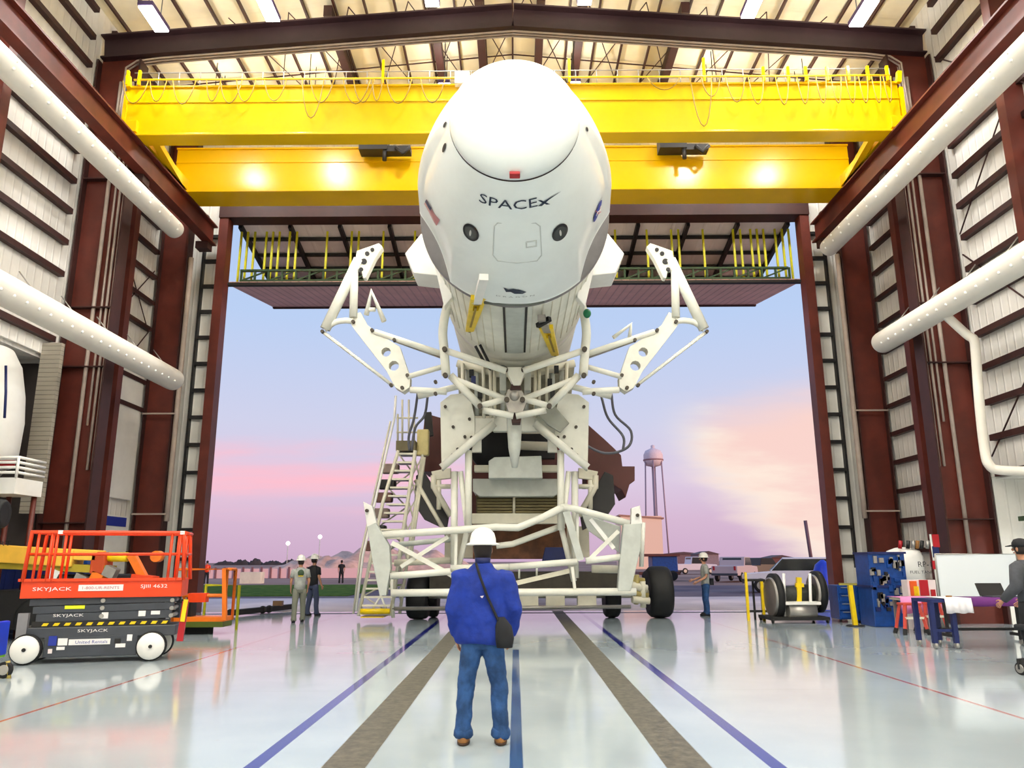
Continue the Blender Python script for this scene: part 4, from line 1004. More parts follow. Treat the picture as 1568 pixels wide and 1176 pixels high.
def pouch(P_, S, k): B().box(S(.0, -.19, 1.0), S(.16, .1, .2)).build('tool_pouch', BLKC, P_)
a = atZ(456, 953); person('worker in pale grey shirt with round green back print, left of the doorway', a, .35, 1.72, GREYC, mat('drab_cloth', (120, 122, 108), .85), 'hard', WH, BLKC, extra=vest, stride=.12)
a = atZ(477, 943); person('worker in black shirt and dark jeans with white hard hat, beside the grey-shirted one', a, -.5, 1.77, BLKC, mat('dark_denim', (58, 66, 92), .85), 'hard', WH, BLKC, stride=.06)
a = atZ(1083, 943); person('worker in grey shirt and blue jeans facing left right of the transporter wheel', a, 1.5, 1.76, GREYC, JEAN, 'hard', WH, BLKC, arms=((.0, .25), (0, .3)), extra=pouch)
a = atZ(522, 893); person('distant person in dark clothes standing outside by the dirt mound', (a.x, a.y, 0), .3, 1.7, BLKC, BLKC, 'cap', BLKC, BLKC)
a = atZ(315, 894); person('distant person in orange vest and black trousers behind the orange basket', (a.x, a.y, 0), .3, 1.7, ORG, BLKC, 'cap', BLKC, BLKC)
a = at(1567, 859, 11.9); person('person in dark grey jacket and black cap at the right edge', (a.x, 11.9, 0), .5, 1.88, DGREY, BLKC, 'cap', BLKC, BLKC, long=True, arms=((.04, .2), (.0, .2)))
# ================================================================== SCISSOR LIFT
sl = thing('scissor_lift', 'orange and charcoal scissor lift with white wheels, lowered, on the left', 'lift')
B().span((-.12, .02, 1.03), (2.34, .78, 1.33)).build('platform', ORG, sl, .01)
B().span((-.16, -.02, 1.3), (2.38, .0, 1.345)).build('toe_rail', ORG, sl)
for y in (0, .78):
    B().tube([(-.1, y, 1.3), (-.05, y, 2.1), (2.3, y, 2.1), (2.36, y, 1.3)], .035, 8).build('guard_rail', ORG, sl)
    B().tube([(-.07, y, 1.74), (2.33, y, 1.74)], .022, 8).build('mid_rail', ORG, sl)
    for x in (.06, .26, .34, 2.12, 2.26): B().tube([(x - .02, y, 1.3), (x, y, 2.1)], .024, 8).build('rail_post', ORG, sl)
for x in (-.06, 2.33):
    for z in (1.74, 2.1): B().tube([(x, 0, z), (x, .78, z)], .025, 8).build('end_rail', ORG, sl)
for i, (z, h) in enumerate(((.98, .1), (.86, .11), (.73, .13))):
    B().bar((.02 + .06 * i, .12, z - .02), (2.26 - .03 * i, .12, z + .02), .06, h).build('scissor_arm', CHAR, sl); B().bar((.02, .66, z + .02), (2.26, .66, z - .02), .06, h).build('scissor_arm', CHAR, sl)
    for x in (1.12,): B().lathe([(.035, 0), (.035, .7)], (x, .06, z), Y1, 12).build('scissor_pin', SILV, sl)
for z in (.97, .84, .72): B().lathe([(.035, 0), (.035, .7)], (2.2, .06, z), Y1, 12).build('scissor_pin', SILV, sl)
hz = B().box((1.14, .1, .615), (2.1, .05, .085)).build('hazard_board', DARK, sl)
for i in range(12): B().prism([(.24 + i * .165, .07, .59), (.32 + i * .165, .07, .59), (.35 + i * .165, .07, .635), (.27 + i * .165, .07, .635)], (0, -.006, 0)).build('hazard_stripe', YELB, hz)
B().span((-.08, .02, .4), (2.3, .76, .57)).span((.32, .02, .1), (1.72, .76, .42)).build('chassis', CHAR, sl, .015)
B().span((-.1, .0, .37), (.05, .1, .8)).build('ladder_end', mat('ladder_grey', (130, 128, 132), .5), sl)
B().bar((2.38, .05, .3), (2.42, .05, .95), .1, .08).build('end_strut', RED, sl); B().bar((2.40, .0, .62), (2.43, .0, .98), .07, .05).build('end_label', YELB, sl)
for x in (.08, 1.95):
    for y in (.0, .74):
        wq = B().wheel((x, y, .24), .24, .14, Y1, 28).build('wheel', BLACK, sl)
        B().lathe([(.04, -.1), (.2, -.095), (.215, -.07), (.215, .07), (.1, .08)], (x, y, .24), Y1, 28).build('rim', WH, wq)
        B().lathe([(.03, -.12), (.03, -.08)], (x, y, .24), Y1, 10).build('hub', DARK, wq)
LB = mat('label_white', (235, 232, 230), .5, var=0); LBY = mat('label_yellow', (222, 230, 30), .5, var=0); LBB = mat('label_blue', (30, 50, 150), .5, var=0)
text('lettering', 'SKYJACK', LB, sl, (.35, .008, 1.17), X1, Z1, .58, .075)
text('lettering', 'SJIII 4632', LB, sl, (1.9, .008, 1.2), X1, Z1, .42, .075)
q = B().box((1.08, .012, 1.19), (.68, .012, .1)).build('label', LB, sl); text('lettering', '1-800-UR-RENTS', FR, q, (1.08, .003, 1.19), X1, Z1, .56, .045)
text('lettering', 'SKYJACK', LB, sl, (.62, .085, .745), X1, Z1, .46, .06)
text('lettering', 'SKYJACK', LB, sl, (1.03, .012, .5), X1, Z1, .46, .06)
B().box((.7, .085, .88), (.3, .012, .055)).build('label', LBY, sl)
q = B().box((1.0, .01, .33), (.62, .014, .09)).build('label', LB, sl); text('lettering', 'United Rentals', LBB, q, (1.03, .0, .33), X1, Z1, .48, .05)
for x, z, wd, h, m_ in ((.45, .36, .12, .15, LBB), (.6, .34, .14, .11, LB), (.58, .24, .12, .05, LB), (.43, .2, .06, .07, FW), (1.47, .26, .15, .06, LB), (1.6, .38, .08, .1, LB), (1.42, .33, .09, .08, DARK)): B().box((x, .01, z), (wd, .014, h)).build('label', m_, sl)
for x, z, wd, h in ((1.17, .74, .1, .1), (1.74, .76, .11, .09), (1.95, .77, .14, .06)): B().box((x, .085, z), (wd, .012, h)).build('label', LB, sl)
for x in (.38, 2.28): B().box((x, 0, 2.1), (.07, .08, .06)).build('latch', WH, sl)
sl.location = (-7.98, 13.02, 0); sl.rotation_euler = (0, 0, math.atan2(.45, 1.71))
# ================================================================== BOOM LIFT behind it
bl = thing('boom_lift', 'yellow telescopic boom lift with orange jib and basket behind the scissor lift', 'boom lift', tuple(atZ(120, 960)))
YB2 = 17.0
Q = lambda x, y, Y=YB2: at(x, y, Y)
B().bar(Q(-120, 840), Q(120, 855), .5, .36).build('boom', BOOMY, bl, .02)
B().bar(Q(-100, 860), Q(172, 872), .35, .16).build('boom_underside', mat('boom_olive', (170, 150, 40), .5), bl)
B().bar(Q(98, 848), Q(155, 851), .4, .22).build('boom_head', BOOMY, bl, .02)
B().box(Q(156, 862), (.3, .4, .45)).build('knuckle', mat('rust_orange', (190, 70, 24), .5), bl, .03)
B().tube([Q(158, 853), Q(196, 853)], .1, 12).build('jib_cylinder', YELB, bl)
B().bar(Q(202, 850), Q(222, 888), .14, .16).build('jib', ORG2, bl); B().bar(Q(205, 886), Q(238, 890), .3, .2).build('jib_base', ORG, bl)
B().lathe([(.12, 0), (.12, .2)], Q(238, 852), Y1, 14).build('jib_pivot', ORG2, bl)
text('lettering', 'RT', BLACK, bl, Q(8, 832, YB2 - .27), X1, Z1, .25, .1)
B().span(tuple(Q(60, 880)), tuple(Q(200, 905, YB2 + 1))).build('engine_cover', DARK, bl, .03)
for x, y, m_ in ((85, 880, WH), (125, 888, SILV), (150, 885, ORG2), (170, 876, SILV), (98, 890, DARK)): B().box(Q(x, y, YB2 - .1), (.25, .2, .22), Matrix.Rotation(.4, 3, 'Y')).build('hydraulic_fitting', m_, bl)
B().span(tuple(Q(-40, 905, YB2)), tuple(Q(250, 955, YB2 + 1.6))).build('undercarriage', DARK, bl, .03)
for x in (60, 220): p = Q(x, 930, YB2); p.z = .45; B().wheel(p, .45, .35, Y1, 24).build('wheel', BLACK, bl)
# orange basket at its end
bk = thing('work_basket', 'open orange work basket with green edge on the floor right of the scissor lift', 'basket', tuple(atZ(305, 962)))
Yk = 18.2
Kp = lambda x, y, o=0: at(x, y, Yk + o)
fz = Kp(300, 952).z
x0, x1 = Kp(268, 900).x, Kp(346, 900).x; zt = Kp(300, 872).z
B().span((x0, Yk, fz), (x1, Yk + .55, fz + .1)).build('floor_pan', ORG2, bk); B().span((x0, Yk - .03, fz - .12), (x1, Yk + .55, fz)).build('edge', mat('olive_green', (78, 92, 20), .5), bk)
B().tube([(x0, Yk, fz), (x0, Yk, zt), (x1, Yk, zt), (x1, Yk, fz)], .035, 8).build('rail_frame', ORG2, bk)
B().tube([(x0, Yk + .55, fz), (x0, Yk + .55, zt), (x1, Yk + .55, zt), (x1, Yk + .55, fz)], .035, 8).build('rail_frame', ORG2, bk)
B().bar(Kp(344, 870), Kp(344, 950), .09).build('corner_post', ORG2, bk)
zm = Kp(300, 912).z; B().tube([(x0, Yk, zm), (x1, Yk, zm)], .04, 8).build('mid_rail', ORG2, bk)
for x in (x0, x1): B().tube([(x, Yk, zt), (x, Yk + .55, zt)], .035, 8).build('side_rail', ORG2, bk)
B().box(Kp(304, 915), (.4, .2, .2)).build('control_box', ORG, bk); B().box(Kp(285, 935, .3), (.35, .3, .5)).build('equipment_box', DARK, bk)
B().box(Kp(300, 956, .5), (.9, .5, .12)).build('skid', BLACK, bk)
B().span((x0 + .1, Yk + .2, 0), (x1 - .4, Yk + .5, fz - .12)).build('stand', BLACK, bk)
def hoop(label, p0, p1, h, Y, m=YELB):
    a, c = V(p0), V(p1); b = B().tube([a, a + V((0, 0, h)), c + V((0, 0, h)), c], .035, 10); return tag(b.build('guard_hoop', m), label, 'barrier')
a, c = at(312, 945, 19.5), at(363, 945, 19.5); a.z = c.z = 0
hoop('yellow tube guard hoop behind the orange basket', a, c, at(340, 896, 19.5).z, 19.5, YELG)
# low black tow bar lying on the floor
a, c = atZ(352, 945), atZ(450, 934)
tb = thing('tow_bar', 'long low black tow bar lying by the doorway left of the two workers', 'tow bar', a)
B().bar(a + V((0, 0, .12)), c + V((0, 0, .12)), .22, .16).build('beam', BLACK, tb)
for t in (.03, .5, .6): B().wheel(a.lerp(c, t) + V((0, -.15, .12)), .12, .1, Y1, 16).build('roller', BLACK, tb)
B().box(a.lerp(c, .72) + V((0, 0, .27)), (.3, .2, .16)).build('coupling', mat('coupling_brown', (120, 90, 60), .5), tb)
# blue container and blue bin at the left edge
c0 = thing('shipping_container', 'dark blue container behind the lift at the left edge', 'container', (-11.6, 19.2, 0))
B().span((-12.3, 18.8, 0), (-10.2, 19.7, 1.66)).build('body', NAVY, c0, .02); B().span((-12.32, 18.78, 1.54), (-10.18, 19.72, 1.7)).build('top_frame', BLUE, c0)
for i in range(9): B().span((-12.2 + i * .22, 18.77, .1), (-12.1 + i * .22, 18.8, 1.5)).build('rib', NAVY, c0)
Y5 = 11.6
bn = thing('wheeled_cart', 'blue bin cart with green rim and small black wheel at the left edge', 'cart', tuple(atZ(5, 1064)))
p, q = at(-40, 1010, Y5), at(17, 950, Y5 + .6); B().span((p.x, Y5, p.z), (q.x, Y5 + .6, q.z)).build('bin', mat('bright_blue', (24, 60, 200), .4), bn, .02)
q2 = at(17, 1004, Y5); B().span((p.x, Y5 - .01, q2.z - .08), (q.x - .02, Y5 + .6, q2.z)).build('green_rim', mat('lime', (120, 190, 40), .5), bn)
p = at(-40, 1035, Y5); q = at(14, 1020, Y5 + .6); B().span((p.x, Y5, p.z), (q.x, Y5 + .6, p.z + .08)).build('frame', mat('gold_frame', (170, 150, 70), .5), bn)
B().tube([at(12, 1012, Y5), at(14, 1045, Y5)], .03, 8).build('strut', MAT['gold_frame'], bn)
p = at(4, 1050, Y5); p.z = .115; B().wheel(p, .115, .06, Y1, 20).build('wheel', BLACK, bn); B().lathe([(.07, -.04), (.07, .04)], p, Y1, 16).build('hub', SILV, bn)
# ================================================================== LEFT WALL FIXTURES
dp = tag(B().span((-12.47, 22.85, atX(190, 765, -12.4).z), (-12.38, 25.0, atX(190, 558, -12.4).z)).build('hanging_panel', WH, None, .02), 'tall plain white panel on the left wall behind the slim post', 'panel')
ztb = atX(160, 788, -12.4).z
nb_ = thing('notice_board', 'white notice board with blue frame low on the left wall', 'board', (-12.3, 23.7, 0))
B().span((-12.34, 22.85, .2), (-12.28, 24.8, ztb)).build('panel', WH, nb_); B().span((-12.28, 22.8, ztb - .32), (-12.26, 24.6, ztb - .04)).span((-12.28, 22.8, .3), (-12.26, 23.05, ztb - .3)).build('blue_border', LBB, nb_)
# slatted vertical duct, grey, by the left opening
p = at(82, 525, 19.6); tag(B().span((p.x - .3, 19.6, at(80, 786, 19.6).z), (p.x + .22, 19.75, p.z)).build('cable_tray', SLAT), 'vertical slatted grey cable tray left of the pipes on the left column', 'cable tray')
# second white vehicle body and platform at the left edge
ev = thing('parked_capsule', 'white rounded capsule body cut off by the left edge', 'spacecraft', tuple(at(-30, 690, 17.5)))
pf = [(x_, y_) for x_, y_ in ((12, 532), (22, 556), (25, 600), (23, 640), (14, 690), (4, 712))]
cx_ = at(-60, 620, 17.5).x
B().lathe([(.1, at(0, 528, 17.5).z)] + [(at(x_, y_, 17.5).x - cx_, at(x_, y_, 17.5).z) for x_, y_ in pf], (cx_, 17.5, 0), Z1, 40).build('shell', WH, ev)
B().tube([at(9, 560, 16.45), at(9, 600, 16.45), at(7, 640, 16.45)], .03, 6).build('window_edge', NAVY, ev)
B().lathe([(.9, 0), (1.1, .3)], (cx_, 17.5, at(4, 712, 17.5).z - .3), Z1, 30).build('base_ring', SILV, ev)
pl_ = thing('access_platform', 'white railed access platform at the left edge below the parked capsule', 'platform', tuple(at(30, 756, 17.2)))
p, q = at(-40, 756, 17.0), at(66, 738, 18.0)
B().span((p.x, 17, p.z), (q.x, 18, q.z)).build('deck', WH, pl_)
zt = at(60, 700, 17).z
for i in range(4): z = q.z + (zt - q.z) * (i + 1) / 4; B().tube([(p.x, 17, z), (q.x, 17, z), (q.x, 18, z)], .03, 6).build('rail', WH, pl_)
for x in (q.x, q.x - .55, q.x - 1.1): B().tube([(x, 17, q.z), (x, 17, zt)], .035, 6).build('post', WH, pl_)
B().box((q.x - .3, 17.05, zt - .12), (.4, .03, .12)).build('red_sign', RED, pl_)
for x in (q.x - .1, p.x + .2): B().tube([(x, 17.9, 0), (x, 17.9, p.z)], .06, 8).build('leg', STEEL, pl_)
p = at(-4, 787, 15.0); tw = thing('large_wheel', 'large dark wheel at the left edge above the yellow boom', 'wheel', p)
B().wheel(p, .28, .3, V((1, .2, 0)), 30).build('tyre', BLACK, tw); B().lathe([(.16, -.18), (.17, .1)], p, V((1, .2, 0)), 20).build('rim', CHAR, tw)
B().tube([p, p + V((-.6, .1, 0)), V((p.x - .6, p.y + .1, .0))], .05, 8).build('stand', STEEL, tw)
B().span((p.x - .9, p.y - .2, 0), (p.x - .3, p.y + .4, .06)).build('foot', STEEL, tw)
# ================================================================== RIGHT SIDE EQUIPMENT
# hose reel cart near the doorway
Yr = 21.3
rc = thing('hose_reel_cart', 'black twin-flange hose reel cart with silver tank near the right door jamb', 'reel cart', tuple(atZ(1212, 946)))
for px, py, rpx, wd in ((1186, 914, 39, .14), (1251, 906, 31, .14)):
    p = at(px, py, Yr); r = px_r(rpx, p, Yr); r = min(r, p.z - .03)
    fl_ = B().lathe([(r * .55, -wd / 2), (r, -wd / 2), (r, wd / 2), (r * .55, wd / 2), (r * .55, -wd / 2)], p, V((1, .02, 0)), 32).build('reel_flange', BLACK, rc)
    B().lathe([(r * .78, -wd / 2 - .06), (r * .82, -wd / 2 - .06), (r * .82, wd / 2 + .06), (r * .78, wd / 2 + .06), (r * .78, -wd / 2 - .06)], p, V((1, .02, 0)), 32).build('reel_rim', SILV, rc)
    for a in range(6): t = a * math.pi / 3; B().bar(p, p + V((-.08 * math.cos(t) * r * .8, math.cos(t) * r * .8, math.sin(t) * r * .8)), .04).build('spoke', DARK, rc)
p, q = at(1186, 914, Yr), at(1251, 908, Yr); B().tube([p, q], .25, 16).build('drum', mat('hose_black', (40, 42, 38), .6, var=.4, scale=20), rc)
for px in (1202, 1242): B().tube([at(px, 948, Yr - .3), at(px - 2, 878, Yr - .3)], .04, 8).build('frame_post', WH, rc)
a, c = at(1206, 936, Yr - .4), at(1248, 936, Yr - .4); B().tube([a, c], .2, 18).build('tank', SILV, rc)
B().span((a.x - .1, Yr - .6, a.z + .17), (c.x + .1, Yr - .2, a.z + .24)).build('shelf', WH, rc)
B().span((a.x - .5, Yr - .6, .08), (c.x + .3, Yr + .5, .16)).build('base_frame', BLACK, rc)
for x in (a.x - .45, c.x + .25):
    for y in (Yr - .55, Yr + .45): B().wheel((x, y, .07), .07, .05, X1, 14).build('caster', BLACK, rc)
B().bar(at(1223, 928, Yr - .2), at(1223, 884, Yr - .2), .12).build('yellow_post', YELB, rc); B().bar(at(1218, 896, Yr - .2), at(1230, 896, Yr - .2), .1).build('yellow_valve', YELB, rc)
B().tube([at(1254, 880, Yr - .25), at(1258, 895, Yr - .3), at(1255, 915, Yr - .25)], .05, 8).build('yellow_hose', YELB, rc)
# small black work stand and yellow posts left of it
ws = thing('work_stand', 'slim black work stand with yellow uprights left of the hose reels', 'stand', tuple(atZ(1150, 945)))
p, q = at(1139, 890, 22), at(1168, 890, 22)
B().span((p.x, 21.8, p.z), (q.x, 22.3, p.z + .06)).build('top', DARK, ws)
for x, m_ in ((p.x, YELB), (q.x - .1, YELB)): B().bar((x, 21.8, 0), (x, 21.8, p.z if m_ is DARK else p.z + .0), .07).build('upright', m_, ws)
B().bar((p.x, 21.8, p.z), (p.x, 21.8, at(1136, 876, 22).z), .06).build('upright', YELB, ws)
for x in (p.x + .3, q.x): B().bar((x, 22.2, 0), (x, 22.2, p.z), .05).build('leg', DARK, ws)
B().bar((p.x, 21.8, .25), (q.x, 21.8, .25), .05).build('brace', DARK, ws)
def bollard(label, px, py0, py1):
    b0 = atZ(px, py0); t = thing('stanchion', label, 'post', b0)
    h = at(px, py1, b0.y).z; B().bar(b0, b0 + V((-.04, 0, h)), .1).build('post', YELB, t); B().lathe([(.22, 0), (.2, .03)], b0, Z1, 20).build('foot', DARK, t)
    B().span((b0.x - .3, b0.y - .05, h), (b0.x + .12, b0.y + .05, h + .05)).build('top_plate', mat('olive_plate', (150, 140, 60), .5), t)
bollard('yellow stanchion with round foot in front of the blue tool cabinets', 1310, 959, 896)
# blue tool cabinets
def cabinet(label, x0, x1, y0, y1, Y, nd, m=BLUE):
    p, q = at(x0, y1, Y), at(x1, y0, Y); t = thing('tool_cabinet', label, 'cabinet', (p.x, Y, 0))
    B().span((p.x, Y, .08), (q.x, Y + .6, q.z)).build('body', m, t, .01)
    for i in range(nd):
        z0 = .1 + (q.z - .12) * i / nd; z1 = .1 + (q.z - .12) * (i + 1) / nd
        d_ = B().span((p.x + .03, Y - .03, z0 + .015), (q.x - .03, Y, z1 - .015)).build('drawer', m, t); B().span((p.x + .08, Y - .06, z1 - .05), (q.x - .08, Y - .03, z1 - .03)).build('handle', SILV, d_)
    for x in (p.x + .06, q.x - .06): B().wheel((x, Y + .1, .05), .05, .04, X1, 12).build('caster', BLACK, t)
    return p, q
cabinet('low blue tool cabinet beside the right door jamb', 1286, 1312, 896, 945, 21.0, 4)
cabinet('second blue tool cabinet between the stanchion and the tall blue rack', 1314, 1338, 894, 948, 20.6, 5)
tag(B().box(V((at(1327, 880, 20.9).x, 20.9, at(1326, 894, 20.6).z + .2)), (.5, .4, .4)).build('pale_box', CREAM, None, .02), 'small cream box standing on the blue cabinets', 'box')
# tall blue rack with silver fittings
p, q = at(1340, 955, 19.6), at(1384, 845, 19.6)
rk = thing('gas_rack', 'tall dark blue rack crowded with silver fittings beside the white tank', 'rack', (p.x, 19.6, 0))
B().span((p.x, 19.6, .0), (q.x, 20.4, q.z)).build('body', BLUE, rk, .02)
random.seed(3)
for i in range(60):
    x = random.uniform(p.x + .05, q.x - .05); z = random.uniform(.4, q.z - .15); B().box((x, 19.58, z), (random.uniform(.04, .12), .06, random.uniform(.06, .2))).build('fitting', random.choice((SILV, NAVY, BLUE, SILV, DARK)), rk)
for z in (q.z, q.z * .55): B().span((p.x - .03, 19.56, z - .05), (q.x + .03, 20.42, z)).build('shelf_edge', NAVY, rk)
bkt = atZ(1362, 955); bt = thing('mop_bucket', 'blue mop bucket with yellow-handled mop in front of the blue rack', 'bucket', bkt)
B().lathe([(.16, 0), (.2, .3), (.18, .3), (.15, .04)], bkt, Z1, 20).build('bucket', LBB, bt); B().tube([bkt + V((0, 0, .1)), bkt + V((-.04, .1, 1.0))], .015, 8).build('handle', CREAM, bt); B().box(bkt + V((-.03, .1, 1.0)), (.35, .05, .06)).build('mop_head', YELG, bt)
# white tank with lettering
p, q = at(1383, 900, 20.2), at(1432, 838, 20.2); r = (q.x - p.x) / 2
wt = thing('fuel_tank', 'rounded white tank with dark lettering behind the red labelled boxes', 'tank', (p.x + r, 20.9, 0))
B().lathe([(r, .3), (r, q.z - .25), (r * .85, q.z - .08), (r * .4, q.z), (.01, q.z + .02)], (p.x + r, 20.95, 0), Z1, 40).lathe([(r * .9, 0), (r * .9, .3)], (p.x + r, 20.95, 0), Z1, 24).build('shell', WH, wt)
text('lettering', 'RP-1', DARK, wt, at(1416, 864, 20.2), X1, Z1, .34, .13); text('lettering', 'FUEL TANK', DARK, wt, at(1412, 876, 20.18), X1, Z1, .6, .07)
for x, m_ in ((1390, DARK), (1398, SILV), (1404, LEATH), (1411, DARK), (1420, SILV), (1378, RED)): B().tube([at(x, 840, 20.6), at(x + 1, 828, 20.6)], .05, 8).build('fitting', m_, wt)
bx_ = thing('warning_placard', 'red and yellow hazard placard box behind the pink cloth', 'box', at(1405, 910, 18.3))
p, q = at(1392, 915, 18.9), at(1432, 888, 18.9); p.z = .3; B().span((p.x, 18.9, .0), (q.x, 19.2, q.z)).build('box', FW, bx_)
for x, y, w_, h, m_ in ((1399, 901, .16, .34, mat('hazard_orange', (220, 90, 20), .5)), (1403, 905, .12, .22, YELB), (1415, 900, .2, .36, RED), (1429, 908, .1, .16, RED)): B().box(at(x, y, 18.88), (w_, .03, h)).build('label', m_, bx_)
po = atZ(1437, 950); po.y = 19.0; fp_ = thing('flag_pole', 'slim pole with red and navy banner between the tank and the whiteboard', 'pole', (at(1437, 900, 19).x, 19, 0))
a = at(1437, 900, 19); z1 = at(1434, 818, 19).z; B().tube([(a.x, 19, 0), (a.x - .04, 19, z1)], .025, 8).build('pole', GREYW, fp_)
for y, h, m_ in ((828, .3, RED), (845, .26, NAVY), (865, .2, RED)): B().box(at(1433, y, 18.97), (.15, .03, h)).build('banner', m_, fp_)
B().lathe([(.2, 0), (.18, .04)], (a.x, 19, 0), Z1, 16).build('foot', DARK, fp_)
# whiteboard
Yw = 16.6
p, q = at(1440, 918, Yw), at(1556, 848, Yw); wb = thing('whiteboard', 'large blank whiteboard on a wheeled stand behind the table at right', 'whiteboard', (p.x, Yw, 0))
B().span((p.x, Yw, p.z), (q.x, Yw + .03, q.z)).build('board', mat('board_white', (232, 238, 242), .25, var=0), wb)
B().tube([(p.x, Yw, p.z), (p.x, Yw, q.z), (q.x, Yw, q.z), (q.x, Yw, p.z), (p.x, Yw, p.z)], .018, 6).build('frame', SILV, wb)
for x in (p.x + .1, q.x - .1):
    B().bar((x, Yw + .06, .06), (x, Yw + .06, q.z - .1), .05).build('upright', DARK, wb); B().bar((x, Yw - .3, .08), (x, Yw + .4, .08), .06).build('foot', DARK, wb)
# table with cloths
Yt = 14.9
zt = at(1500, 917, Yt).z
xl, xr = at(1420, 920, Yt).x, at(1600, 920, Yt).x
tt = thing('work_table', 'long table on navy legs and white casters in front of the whiteboard', 'table', (xl, Yt, 0))
B().span((xl, Yt - .1, zt - .06), (xr, Yt + .6, zt)).build('top', NAVY, tt)
for x in (xl + .03, xl + .42, xr - .2):
    for y in (Yt - .04, Yt + .54): 
        if x == xl + .03 and y < Yt: pass
        lg = B().bar((x, y, .1), (x, y, zt - .06), .08 if x < xl + 1 else .06).build('leg', NAVY if x < xl + 1 else DARK, tt); B().wheel((x, y, .06), .06, .05, X1, 16).build('caster', SILV, lg)
B().bar((xl + .03, Yt, .32), (xl + .42, Yt, .32), .05).build('stretcher', NAVY, tt); B().bar((xl + .4, Yt + .5, .3), (xr, Yt + .5, .3), .05).build('stretcher', DARK, tt)
def cloth(label, x0, x1, ya, yb, z, drop, m, nm='tablecloth'):
    b = B(); n_ = 28; vs = []
    for i in range(n_ + 1):
        x = x0 + (x1 - x0) * i / n_; wv = .008 * math.sin(i * .9) + .006 * math.sin(i * .37)
        for (y, zz) in ((yb, z), (ya, z), (ya - .015 + wv, z - drop * .5), (ya - .02 + wv * 2, z - drop * (1 + .03 * math.sin(i * .45)))): vs.append((x, y, zz))
    fs = [(i * 4 + j, (i + 1) * 4 + j, (i + 1) * 4 + j + 1, i * 4 + j + 1) for i in range(n_) for j in range(3)]
    b.add(vs, fs, True); o = b.build(nm, m); s_ = o.modifiers.new('t', 'SOLIDIFY'); s_.thickness = .008; return tag(o, label, 'cloth')
cloth('purple cloth hanging over the front of the long table', xl + .75, xr, Yt - .12, Yt + .6, zt + .012, .14, PURP)
cloth('white cloth corner draped over the left end of the long table', xl + .25, xl + .74, Yt - .13, Yt + .6, zt + .014, .26, WCLOTH)
# pink table left of it
Yp = 18.2
xp0, xp1 = at(1378, 925, Yp).x, at(1440, 925, Yp).x; zp = at(1400, 916, Yp).z
tp_ = thing('side_table', 'small table under the pink cloth left of the long table', 'table', (xp0, Yp, 0))
B().span((xp0 + .05, Yp, zp - .05), (xp1, Yp + .6, zp)).build('top', CREAM, tp_)
for x in (xp0 + .12, xp1 - .1):
    for y in (Yp + .05, Yp + .5): B().bar((x, y, 0), (x, y, zp - .05), .06).build('leg', mat('table_leg_grey', (120, 110, 110), .5), tp_)
cloth('pink cloth draped over the small table behind the red stool', xp0, xp1, Yp - .03, Yp + .6, zp + .012, .34, PINKC)
def stool(label, px, py):
    b0 = atZ(px, py); t = thing('stool', label, 'stool', b0)
    for sx_ in (-1, 1):
        for sy_ in (-1, 1):
            l_ = B().bar(b0 + V((sx_ * .24, sy_ * .2, .12)), b0 + V((sx_ * .15, sy_ * .12, .62)), .06).build('leg', mat('stool_red', (196, 66, 50), .5), t); B().bar(b0 + V((sx_ * .27, sy_ * .23, 0)), b0 + V((sx_ * .24, sy_ * .2, .12)), .07).build('foot', BLACK, l_)
    B().box(b0 + V((0, 0, .64)), (.4, .32, .05)).build('seat', MAT['stool_red'], t, .01)
    B().box(b0 + V((0, -.18, .35)), (.42, .04, .05)).build('step', CREAM, t)
stool('red step stool with black feet under the pink cloth', 1397, 971)
stool('red step stool behind the navy leg of the long table', 1428, 968)
lt = thing('laptop', 'open dark laptop on the right end of the long table', 'laptop', at(1532, 916, Yt + .2))
p = at(1532, 917, Yt + .3); p.z = zt + .03; B().box(p, (.5, .34, .02)).build('base', CHAR, lt, .004)
B().box(p + V((-.05, .2, .12)), (.5, .02, .26), Matrix.Rotation(-.5, 3, 'X')).build('screen', DARK, lt, .004)
tag(B().box(at(1453, 914, Yt + .3), (.12, .06, .05), Matrix.Rotation(.6, 3, 'Z')).build('hand_tool', LEATH), 'small brown tool lying on the white cloth', 'tool')
# swivel chair at the right edge
b0 = atZ(1563, 1034); ch = thing('swivel_chair', 'dark chair with a silver caster at the right edge', 'chair', b0)
wz = B().wheel(b0 + V((0.02, 0, .09)), .09, .05, V((1, .3, 0)), 20).build('caster', BLACK, ch); B().lathe([(.06, -.035), (.06, .035)], b0 + V((.02, 0, .09)), V((1, .3, 0)), 16).build('hub', SILV, wz)
B().bar(b0 + V((0, 0, .19)), b0 + V((.45, .1, .22)), .06).build('foot_arm', DARK, ch); B().bar(b0 + V((.0, 0, .08)), b0 + V((0, 0, .22)), .04).build('stem', DARK, ch); B().tube([b0 + V((.45, .1, .2)), b0 + V((.45, .1, .6))], .04, 8).build('column', DARK, ch)
B().box(b0 + V((.45, .1, .63)), (.5, .5, .08)).build('seat', BLKC, ch, .03); B().wheel(b0 + V((.8, .3, .09)), .09, .05, X1, 16).build('caster', BLACK, ch)
B().bar(b0 + V((.45, .1, .2)), b0 + V((.8, .3, .2)), .06).build('foot_arm', DARK, ch)
# green post frame in the bright right bay
gp = B()
for y in (17.0, 18.9): gp.bar((12.9, y, 0), (12.9, y, 3.6), .1)
gp.bar((12.9, 16, 2.6), (12.9, 20, 2.6), .12); tag(gp.build('rack_frame', GRN), 'green steel rack frame in the bright bay at the right edge', 'rack')
